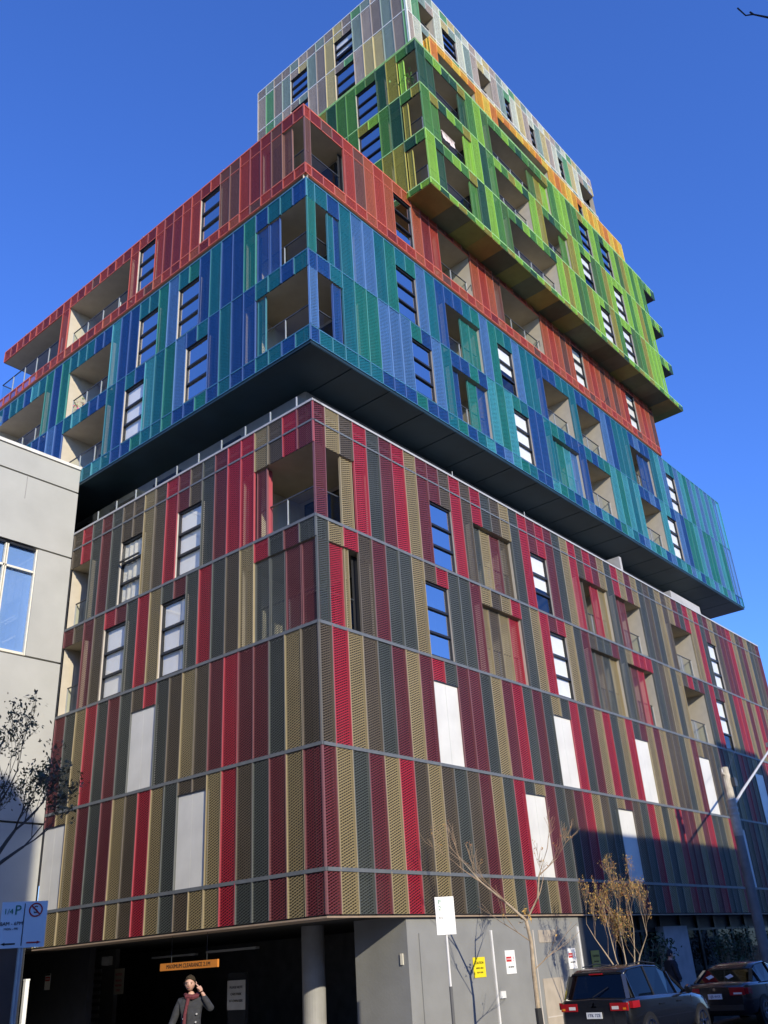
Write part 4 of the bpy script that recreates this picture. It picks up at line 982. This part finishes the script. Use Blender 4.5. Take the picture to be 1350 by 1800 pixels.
MB().bar((-.35, -.02, 7.35), (.35, -.02, 7.35), .06, .07, wood).obj('cross_arm', pp)
for dx in (-.3, .3): MB().tube([(dx, -.02, 7.39), (dx, -.02, 7.52)], [.035, .02], plain('insulator', (.65, .62, .55), .3), 8).obj('insulator', pp)
for zz in (6.15, 6.45, 5.95): MB().tube([(0, 0, zz-.03), (0, 0, zz+.03)], .185, galv, 14).obj('clamp', pp)
MB().tube([(.3, -.02, 7.5), (3.2, .8, 8.35), (6.4, 1.6, 9.4), (6.8, 2.45, 9.55)], .008, M['rail'], 5).obj('service_wire', pp)

# ------------------------------------------------------------------ trees
def grow(mb, rng, p, d, length, rad, depth, mat, tips, spread=.55, up=.25, minr=.006, segs=4):
    pts = [p]; rads = [rad]; q = Vector(p); dd = Vector(d).normalized()
    for i in range(segs):
        dd = (dd+Vector((rng.uniform(-1, 1), rng.uniform(-1, 1), rng.uniform(-.6, 1)*.8))*.13+Vector((0, 0, up*.12))).normalized()
        q = q+dd*length/segs; pts.append(q.copy()); rads.append(max(minr, rad*(1-.45*(i+1)/segs)))
    mb.tube(pts, rads, mat, 7 if rad > .03 else (5 if rad > .012 else 4), cap=False)
    if depth == 0: tips.append((pts[-1].copy(), dd.copy())); tips.append((pts[-2].copy(), dd.copy())); return
    n = rng.choice((2, 3, 3))
    for k in range(n):
        i = segs if k == 0 else rng.randint(max(1, segs-2), segs)
        ax = Vector((rng.uniform(-1, 1), rng.uniform(-1, 1), rng.uniform(-.2, .5)))
        nd = (dd+ax.normalized()*spread*rng.uniform(.7, 1.2)+Vector((0, 0, up))).normalized()
        grow(mb, rng, pts[i], nd, length*rng.uniform(.62, .82), rads[i]*.72, depth-1, mat, tips, spread, up, minr, max(3, segs-1))
def leaves(mb, rng, tips, n, size, mats, jit):
    for t, d in tips:
        for _ in range(n):
            c = t+Vector((rng.gauss(0, jit), rng.gauss(0, jit), rng.gauss(0, jit)))
            a = Vector((rng.gauss(0, 1), rng.gauss(0, 1), rng.gauss(0, 1))).normalized(); b = a.cross(Vector((rng.gauss(0, 1), rng.gauss(0, 1), rng.gauss(0, 1)))).normalized()
            s = size*rng.uniform(.6, 1.3)
            mb.face([c-a*s, c+b*s*.45, c+a*s, c-b*s*.45], rng.choice(mats))
bark = plain('pale_bark', (.42, .33, .22), .8, var=.25, scale=9, bump=.3); bark2 = plain('twig_bark', (.34, .24, .15), .8, var=.2, scale=9)
gold = [plain('leaf_gold', (.50, .30, .08), .6), plain('leaf_rust', (.34, .15, .06), .6), plain('leaf_olive', (.22, .20, .06), .6)]
rg1 = random.Random(11)
t1 = empty('street_tree', (4.25, -2.42, GZ)); tag(t1, 'slim pale-barked bare street tree with a few orange leaves before the service doors', 'tree')
tr = MB(); tr.tube([(0, 0, 0), (.0, .02, .75)], [.085, .075], plain('dark_stem_wrap', (.03, .03, .03), .8), 10)
tr.tube([(0, .02, .75), (-.03, .0, 1.5), (-.02, -.02, 2.1), (-.05, .03, 2.55)], [.056, .048, .042, .038], bark, 9)
cr = MB(); tips = []
tr.tube([(-.05, .03, 2.55), (-.30, .35, 2.95), (-.62, .80, 3.45), (-.95, 1.15, 4.05)], [.036, .027, .018, .009], bark, 7)
tr.tube([(-.05, .03, 2.55), (.12, -.25, 3.0), (.15, -.35, 3.5), (.25, -.6, 4.05)], [.034, .025, .017, .009], bark, 7)
tr.obj('trunk', t1)
for (p, d, l, r_, dp) in (((-.62, .80, 3.45), (-.6, .6, .5), .75, .018, 3), ((-.30, .35, 2.95), (-.8, .2, .7), .7, .018, 3), ((.15, -.35, 3.5), (.5, -.5, .6), .6, .016, 3), ((.12, -.25, 3.0), (.7, -.1, .6), .6, .016, 3), ((-.95, 1.15, 4.05), (-.3, .5, .7), .5, .011, 2), ((.25, -.6, 4.05), (.1, -.2, 1), .5, .011, 2), ((-.03, 0, 1.5), (.6, -.5, .6), .7, .014, 2), ((-.02, -.02, 2.1), (-.5, .6, .5), .7, .014, 2)):
    grow(cr, rg1, Vector(p), d, l, r_, dp, bark2, tips, .6, .15, .0045)
leaves(cr, rg1, [t for t in tips if rg1.random() < .22], 2, .035, gold[:2], .03); leaves(cr, rg1, [(Vector((-.05, .03, 2.62)), Vector((0, 0, 1)))]*14, 2, .05, gold[:1], .10)
cr.obj('crown', t1)
rg2 = random.Random(23)
t2 = empty('street_tree', (8.75, -2.45, GZ)); t2.scale = (.62, .62, .92); tag(t2, 'multi-stemmed small street tree with thin golden leaves behind the black SUV', 'tree')
tr = MB(); cr = MB(); tips = []
tr.tube([(0, 0, 0), (0, 0, .9)], [.09, .08], bark, 9)
for (p1, p2, p3) in (((-.25, .35, 1.7), (-.35, .45, 2.6), (-.3, .55, 3.3)), ((-.45, .6, 1.8), (-.8, .9, 2.3), (-1.0, 1.1, 2.7)), ((.18, -.28, 1.7), (.28, -.42, 2.5), (.22, -.4, 3.2)), ((.3, -.5, 1.8), (.55, -.85, 2.3), (.5, -.8, 2.9)), ((-.02, .05, 1.8), (-.1, .05, 2.6), (-.05, .0, 3.2))):
    tr.tube([(0, 0, .85), p1, p2, p3], [.04, .026, .015, .007], bark, 7)
    for q, dp in ((p1, 3), (p2, 3), (p3, 2), (p2, 2)):
        grow(cr, rg2, Vector(q), (rg2.uniform(-.6, .6), rg2.uniform(-.6, .6), .9), .5, .009, dp+1, bark2, tips, .6, .2, .003)
tr.obj('trunk', t2)
leaves(cr, rg2, [t for t in tips if rg2.random() < .85], 3, .034, gold[:1]+gold, .06)
cr.obj('crown', t2)
rg3 = random.Random(31)
t3 = empty('street_tree', (-7.25, 1.1, GZ)); t3.scale = (.95, .95, 1.03); tag(t3, 'dark leafy tree in the shade before the pale neighbouring building', 'tree')
dk = plain('dark_bark', (.09, .07, .055), .9, var=.2, scale=8); dl = [plain('leaf_dark', (.07, .065, .04), .6), plain('leaf_brown_green', (.13, .095, .05), .6), plain('leaf_green', (.09, .10, .045), .6)]
tr = MB(); cr = MB(); tips = []
tr.tube([(0, 0, 0), (.02, 0, 1.4), (0, .05, 2.6)], [.16, .13, .11], dk, 10)
tr.tube([(0, .05, 2.6), (-.05, .1, 3.6)], [.11, .09], dk, 9)
for (d, l, r_) in (((.5, -.25, .8), .85, .05), ((-.5, .35, .9), 1.0, .05), ((.05, .1, 1), 1.0, .05), ((.75, -.30, .45), .8, .04), ((-.8, .1, .8), .95, .04), ((.2, .6, .8), .9, .04)):
    grow(cr, rg3, Vector((-.05, .1, 3.5)), d, l, r_, 4, dk, tips, .6, .15, .004)
tr.obj('trunk', t3)
leaves(cr, rg3, [t for t in tips if rg3.random() < .85], 8, .042, dl, .08)
cr.obj('crown', t3)
rg4 = random.Random(41)
t4 = empty('street_tree', (-9.5, -16.0, GZ)); tag(t4, 'bare tree whose thin twig pokes into the sky at top right', 'tree')
TW = [Vector(q)-Vector((-9.5, -16.0, GZ)) for q in ((-11.55, -14.54, 6.315), (-11.545, -14.565, 6.23), (-11.54, -14.60, 6.21), (-11.535, -14.66, 6.13))]
tr = MB(); tr.tube([(0, 0, 0), (.1, 0, 3), (0, -.1, 5.2), (-.1, 0, 7.4)], [.16, .13, .09, .03], dk, 10)
tr.tube([(0, -.08, 4.6), (-.9, .4, 5.6), (-1.5, .95, 6.05), TW[3]], [.045, .025, .012, .006], dk, 7)
tr.obj('trunk', t4)
cr = MB(); cr.tube([TW[3], TW[2], TW[1], TW[0]], [.006, .0045, .004, .0045], dk, 5); cr.tube([TW[2], TW[2]+Vector((0, .01, .03))], [.006, .005], dk, 5)
tips = []
for d in ((.5, -.4, .6), (.6, .3, .5), (.2, -.7, .6)): grow(cr, rg4, Vector((0, -.1, 5.6)), d, 1.2, .035, 3, dk, tips, .6, .2)
cr.obj('crown', t4)

# ------------------------------------------------------------------ people
def skin_body(name, verts, edges, radii, mats, parent=None, sub=2, assign=None, root=0):
    me = bpy.data.meshes.new(name); me.from_pydata(verts, edges, [])
    o = bpy.data.objects.new(name, me); COL.objects.link(o)
    sk = o.modifiers.new('skin', 'SKIN'); sk.use_smooth_shade = True
    for i, r in enumerate(radii):
        v = me.skin_vertices[0].data[i]; v.radius = (r, r) if not isinstance(r, tuple) else r; v.use_root = (i == root)
    sb_ = o.modifiers.new('sub', 'SUBSURF'); sb_.levels = sub; sb_.render_levels = sub
    dg = bpy.context.evaluated_depsgraph_get(); me2 = bpy.data.meshes.new_from_object(o.evaluated_get(dg))
    bpy.data.objects.remove(o)
    me2.materials.clear()
    for m in mats: me2.materials.append(m)
    for p in me2.polygons:
        p.use_smooth = True
        if assign: p.material_index = assign(p.center)
    o2 = bpy.data.objects.new(name, me2); COL.objects.link(o2)
    if parent is not None: o2.parent = parent
    return o2
def head_mesh(mb, c, yaw, skinm, dark, h=.235):
    """ellipsoid head with brow, nose, chin, ears; faces -Y before yaw"""
    Rm = Matrix.Rotation(yaw, 3, 'Z'); n, k = 20, 14
    def P(i, j):
        th = math.pi*j/k; ph = 2*math.pi*i/n
        x = math.sin(th)*math.sin(ph)*.078; y = -math.sin(th)*math.cos(ph)*.098; z = math.cos(th)*h/2
        f = max(0, math.cos(ph))*math.sin(th)
        if z < -.02: x *= 1-.25*min(1, (-z-.02)/.09); y = y*(1-.08*min(1, (-z-.02)/.09)) if y > 0 else y
        if f > .93 and -.045 < z < .012: y -= .022*(1-abs(z+.03)/.05 if z > -.03 else 1)
        if f > .6 and .005 < z < .03: y -= .004
        if f > .5 and -.012 < z < .008 and abs(x) > .018: y += .008
        return Vector(c)+Rm @ Vector((x, y, z))
    for i in range(n):
        for j in range(k):
            q = [P(i, j), P(i+1, j), P(i+1, j+1), P(i, j+1)]
            if j == 0: q = [q[0], q[2], q[3]]
            elif j == k-1: q = [q[0], q[1], q[2]]
            mb.face(q[::-1], skinm, smooth=True)
    for sg in (1, -1):
        mb.tube([Vector(c)+Rm @ Vector((sg*.074, .01, -.02)), Vector(c)+Rm @ Vector((sg*.086, .018, .01)), Vector(c)+Rm @ Vector((sg*.078, .02, .03))], [.012, .016, .008], skinm, 6)
        e = Vector(c)+Rm @ Vector((sg*.030, -.086, .0))
        mb.tube([e, e+Rm @ Vector((0, -.004, 0))], .011, dark, 8)
        mb.bar(Vector(c)+Rm @ Vector((sg*.014, -.095, .020)), Vector(c)+Rm @ Vector((sg*.046, -.086, .022)), .006, .007, dark)
    mb.bar(Vector(c)+Rm @ Vector((-.022, -.093, -.058)), Vector(c)+Rm @ Vector((.022, -.093, -.058)), .006, .008, plain('lip', (.35, .12, .10), .5))
def hair_mesh(mb, c, yaw, m, h=.235):
    Rm = Matrix.Rotation(yaw, 3, 'Z'); n, k = 20, 12; rr = random.Random(2)
    jit = [[rr.uniform(.95, 1.09) for j in range(k+1)] for i in range(n)]
    def P(i, j):
        th = math.pi*.62*j/k; ph = 2*math.pi*(i % n)/n; front = max(0, math.cos(ph))
        th = min(th, math.pi*(.62-.30*front**.7)); s = jit[i % n][j]
        return Vector(c)+Rm @ Vector((math.sin(th)*math.sin(ph)*.086*s, -math.sin(th)*math.cos(ph)*.106*s+.004, math.cos(th)*(h/2+.010)*s+.002))
    for i in range(n):
        for j in range(k):
            q = [P(i, j), P(i+1, j), P(i+1, j+1), P(i, j+1)]
            mb.face((q if j else [q[0], q[2], q[3]])[::-1], m, smooth=True)
def hand(mb, p, palm_d, finger_d, side, m, curl=.5):
    """palm box with four fingers and a thumb as tapered chains"""
    p = Vector(p); f = Vector(finger_d).normalized(); n = Vector(palm_d).normalized(); s = f.cross(n).normalized()*side
    mb.tube([p, p+f*.04, p+f*.085], [.026, .038, .034], m, 8)
    for i, L_ in enumerate((.068, .078, .072, .056)):
        a = p+f*.078+s*(.030-.020*i); b = a+(f+n*curl*.6).normalized()*L_*.5; c = b+(f+n*curl*1.6).normalized()*L_*.5
        mb.tube([a, b, c], [.0095, .009, .007], m, 6)
    a = p+f*.025+s*.030; b = a+(f*.6+s*.8+n*.3).normalized()*.038; c = b+(f+s*.2+n*.4).normalized()*.032
    mb.tube([a, b, c], [.012, .010, .008], m, 6)
skinm = plain('skin', (.56, .33, .23), .5, var=.05); hairm = plain('dark_hair', (.045, .034, .020), .95, var=.4, scale=60, spec=.05)
coatm = plain('charcoal_wool', (.040, .041, .044), .9, var=.2, scale=20, bump=.3); scarfm = plain('maroon_knit', (.13, .03, .035), .9, var=.2, scale=30); trousm = plain('dark_trousers', (.02, .022, .03), .85)
# local frame: faces -Y (towards viewer), +X is image right
ML = (-4.36, -.92)
man = empty('person', (ML[0], ML[1], -.12)); man.rotation_euler = (0, 0, facing(ML)-R(4)); man.scale = (1.14, 1.08, 1.0); tag(man, 'person in a dark buttoned coat and maroon scarf with one hand held to the ear', 'person')
bv = [(0, 0, .92), (0, .01, 1.15), (0, .02, 1.38), (0, .01, 1.47), (-.01, .0, 1.56),
      (.165, .02, 1.40), (.315, -.04, 1.24), (.155, -.10, 1.53),
      (-.165, .02, 1.40), (-.255, .02, 1.12), (-.345, -.03, .86),
      (.10, 0, .88), (.12, -.02, .50), (.12, .03, .09), (.13, -.10, .03), (-.10, 0, .88), (-.13, .0, .50), (-.15, .06, .09), (-.16, -.07, .03)]
be = [(0, 1), (1, 2), (2, 3), (3, 4), (2, 5), (5, 6), (6, 7), (2, 8), (8, 9), (9, 10), (0, 11), (11, 12), (12, 13), (13, 14), (0, 15), (15, 16), (16, 17), (17, 18)]
br = [.11, .105, .10, .05, .046, .045, .036, .027, .045, .036, .027, .085, .06, .045, .04, .085, .06, .045, .04]
body = skin_body('body', bv, be, br, [skinm, trousm], man, 2, lambda c: 1 if c.z < .9 else 0)
bm_ = MB(); head_mesh(bm_, (-.025, -.03, 1.665), R(-6), skinm, plain('eye_dark', (.02, .015, .012), .4)); hand(bm_, (.150, -.10, 1.535), (-1, .2, .1), (-.55, .25, 1), 1, skinm, .25); hand(bm_, (-.348, -.03, .85), (.8, -.3, 0), (-.1, -.15, -1), -1, skinm, .5)
hd_ = bm_.mesh('head_hands')
bb = bmesh.new(); bb.from_mesh(body.data); bb.from_mesh(hd_)
mats_ = list(body.data.materials); off = len(mats_)
bb.to_mesh(body.data); nb_ = len(body.data.polygons); bb.free()
for m in hd_.materials: body.data.materials.append(m)
nf = len(hd_.polygons)
for i in range(nf):
    body.data.polygons[nb_-nf+i].material_index = off+hd_.polygons[i].material_index
hm = MB(); hair_mesh(hm, (-.025, -.03, 1.665), R(-6), hairm); hm.obj('hair', man)
cv = [(0, 0.005, .62), (0, .005, .90), (0, .01, 1.12), (0, .015, 1.33), (0, .01, 1.44),
      (.165, .02, 1.40), (.315, -.04, 1.24), (.175, -.095, 1.475),
      (-.165, .02, 1.40), (-.255, .02, 1.12), (-.34, -.028, .90)]
ce = [(0, 1), (1, 2), (2, 3), (3, 4), (3, 5), (5, 6), (6, 7), (3, 8), (8, 9), (9, 10)]
crd = [(.19, .14), (.165, .13), (.155, .125), (.15, .12), (.085, .08), .068, .058, .046, .068, .057, .046]
skin_body('coat', cv, ce, crd, [coatm], man, 2, root=1)
btm = plain('coat_button', (.45, .44, .42), .35)
for (x, z) in ((.09, 1.20), (.08, 1.08), (-.10, 1.14), (-.11, 1.02), (.09, .95)):
    MB().tube([(x, -.112, z), (x, -.138, z)], [.017, .012], btm, 8).obj('button', man)
MB().bar((-.04, -.134, .66), (-.04, -.130, 1.34), .006, .006, plain('coat_edge', (.02, .02, .02), .9)).obj('coat_placket', man)
sca = MB(); sca.tube([(-.09, .03, 1.50), (-.06, -.07, 1.47), (.02, -.095, 1.455), (.08, -.05, 1.47), (.09, .03, 1.50)], [.03, .04, .045, .04, .03], scarfm, 8)
sca.tube([(-.04, -.09, 1.44), (-.08, -.13, 1.2), (-.09, -.14, .98), (-.09, -.15, .75)], [.026, .024, .028, .03], scarfm, 8); sca.obj('scarf', man)
# second, far person: dark coat, seen from behind between the parked cars
p2 = empty('person', (13.2, -1.6, GZ)); p2.rotation_euler = (0, 0, facing((13.2, -1.6))+R(120)); tag(p2, 'person in dark hooded clothes on the shaded footpath beyond the SUV', 'person')
b2_ = skin_body('body', [(v[0], v[1], v[2]) for v in bv[:6]]+[(.26, .02, 1.12), (.28, -.05, .9)]+bv[8:], be, [r*1.02 for r in br], [skinm, trousm], p2, 2, lambda c: 1 if c.z < .9 else 0)
bm_ = MB(); head_mesh(bm_, (0, -.02, 1.60), 0, skinm, bpy.data.materials['eye_dark']); hm2 = bm_.mesh('head'); bb = bmesh.new(); bb.from_mesh(b2_.data); bb.from_mesh(hm2); bb.to_mesh(b2_.data); bb.free()
navy = plain('navy_jacket', (.015, .017, .026), .8, var=.2, scale=20)
skin_body('jacket', [(0, .005, .75), (0, .005, .95), (0, .01, 1.15), (0, .015, 1.33), (0, .01, 1.45), (.2, .02, 1.38), (.27, .02, 1.12), (.285, -.05, .92), (-.2, .02, 1.38), (-.29, .02, 1.12), (-.36, -.03, .9)], ce, [(.23, .17), (.22, .17), (.21, .16), (.20, .15), (.13, .12), .09, .08, .06, .09, .08, .06], [navy], p2, 2, root=1)
hm = MB(); hair_mesh(hm, (0, -.02, 1.605), 0, navy, .26); hm.obj('hood', p2)

# small things on balconies
tw = MB()
for i in range(5):
    x0 = 7.35+.17*i; tw.face([(x0, gy+.10, zg[2]+1.06), (x0+.17, gy+.10+.02*(i % 2), zg[2]+1.06), (x0+.17, gy+.06, zg[2]+.62+.05*(i % 3)), (x0, gy+.06+.02*(i % 2), zg[2]+.64)], plain('towel', (.70, .58, .50), .9, var=.12) if i == 0 else tw.mats[0])
tw.box(7.3, 8.25, gy+.08, gy+.14, zg[2]+1.04, zg[2]+1.09, tw.mats[0])
tag(tw.obj('towel'), 'beige towel hung over the green balcony rail', 'towel')
pb = empty('potted_plant', (6.35, .0, zg[3]+.03)); tag(pb, 'leafy potted plant in the top green corner balcony', 'plant')
MB().tube([(0, 0, 0), (0, 0, .32)], [.13, .17], plain('terracotta', (.4, .17, .1), .8), 12).obj('pot', pb)
fo = MB(); tips = []; rp = random.Random(4)
for _ in range(6): grow(fo, rp, Vector((0, 0, .3)), (rp.uniform(-.5, .5), rp.uniform(-.5, .5), 1), .6, .012, 1, bark2, tips, .5, .3)
leaves(fo, rp, tips, 5, .07, [plain('leaf_bright', (.16, .32, .06), .5)], .1); fo.obj('foliage', pb)
fl = empty('flower_pot', (.35, 13.2, zb2+.03)); tag(fl, 'pink flowers in a pot behind the blue left balcony rail', 'plant')
MB().tube([(0, 0, 0), (0, 0, .3)], [.12, .16], bpy.data.materials['terracotta'], 12).obj('pot', fl)
ff = MB(); leaves(ff, rp, [(Vector((0, 0, .5)), Vector((0, 0, 1)))]*30, 2, .05, [plain('petal_pink', (.70, .12, .25), .6), plain('petal_red', (.5, .05, .08), .6), bpy.data.materials['leaf_bright']], .14); ff.obj('flowers', fl)

rs5 = random.Random(51)
dsh = [plain('shrub_dark', (.03, .05, .022), .6), plain('shrub_mid', (.06, .085, .03), .6), plain('shrub_pale', (.14, .15, .07), .6)]
SHL = ('dark shrub nearest the concrete pier, left of it, in front of the shaded shopfront', 'dark shrub just right of the concrete pier by the shaded shopfront', 'middle dark shrub right of the concrete pier by the shopfront', 'rightmost dark shrub by the shaded shopfront near the utility pole')
for i, (x, y, h) in enumerate(((15.6, .1, 2.1), (21.2, -.1, 2.1), (23.4, .0, 2.3), (27.0, .0, 2.2))):
    sh = empty('shrub', (x, y, GZ)); tag(sh, SHL[i], 'shrub', 'shrubs along the shaded shopfront')
    st = MB(); fo = MB(); tips = []
    for _ in range(5): grow(st, rs5, Vector((rs5.uniform(-.2, .2), rs5.uniform(-.15, .15), 0)), (rs5.uniform(-.25, .25), rs5.uniform(-.2, .2), 1), h*.42, .018, 2, bark2, tips, .4, .5)
    st.obj('stems', sh); leaves(fo, rs5, tips, 7, .07, dsh, .16); fo.obj('foliage', sh)
def chair(label, loc, rz, m):
    c = empty('balcony_chair', loc, rz); tag(c, label, 'chair')
    MB().box(-.22, .22, -.22, .22, .42, .46, m).obj('seat', c)
    MB().box(-.22, .22, .20, .23, .50, .88, m).obj('backrest', c)
    for sx in (-.2, .2):
        MB().box(sx-.014, sx+.014, -.21, -.18, 0, .42, m).obj('leg', c); MB().box(sx-.014, sx+.014, .20, .23, 0, .50, m).obj('leg', c)
wm = plain('white_plastic_chair', (.70, .69, .66), .5); bm2 = plain('black_metal_chair', (.03, .03, .03), .5); tm = plain('timber_chair', (.38, .22, .10), .6)
chair('white chair on the red block balcony at upper left', (.95, 11.6, zr1+.03), R(70), wm)
chair('timber chair on the upper blue balcony at far left', (.9, 12.0, zb2+.03), R(80), tm)
chair('black chair on the lower blue balcony at far left', (.95, 11.9, zb1+.03), R(110), bm2)
chair('timber chair on the upper right podium balcony', (24.6, .85, z4+.03), R(-20), tm)
chair('black chair on the lower right podium balcony', (24.4, .85, zA+.03), R(15), bm2)
chair('white chair on the middle balcony of the lower blue storey', (18.9, .85, zb1+.03), R(-15), wm)
chair('black chair on the long lowest green balcony', (13.6, gy+.9, zg[1]+.03), R(10), bm2)
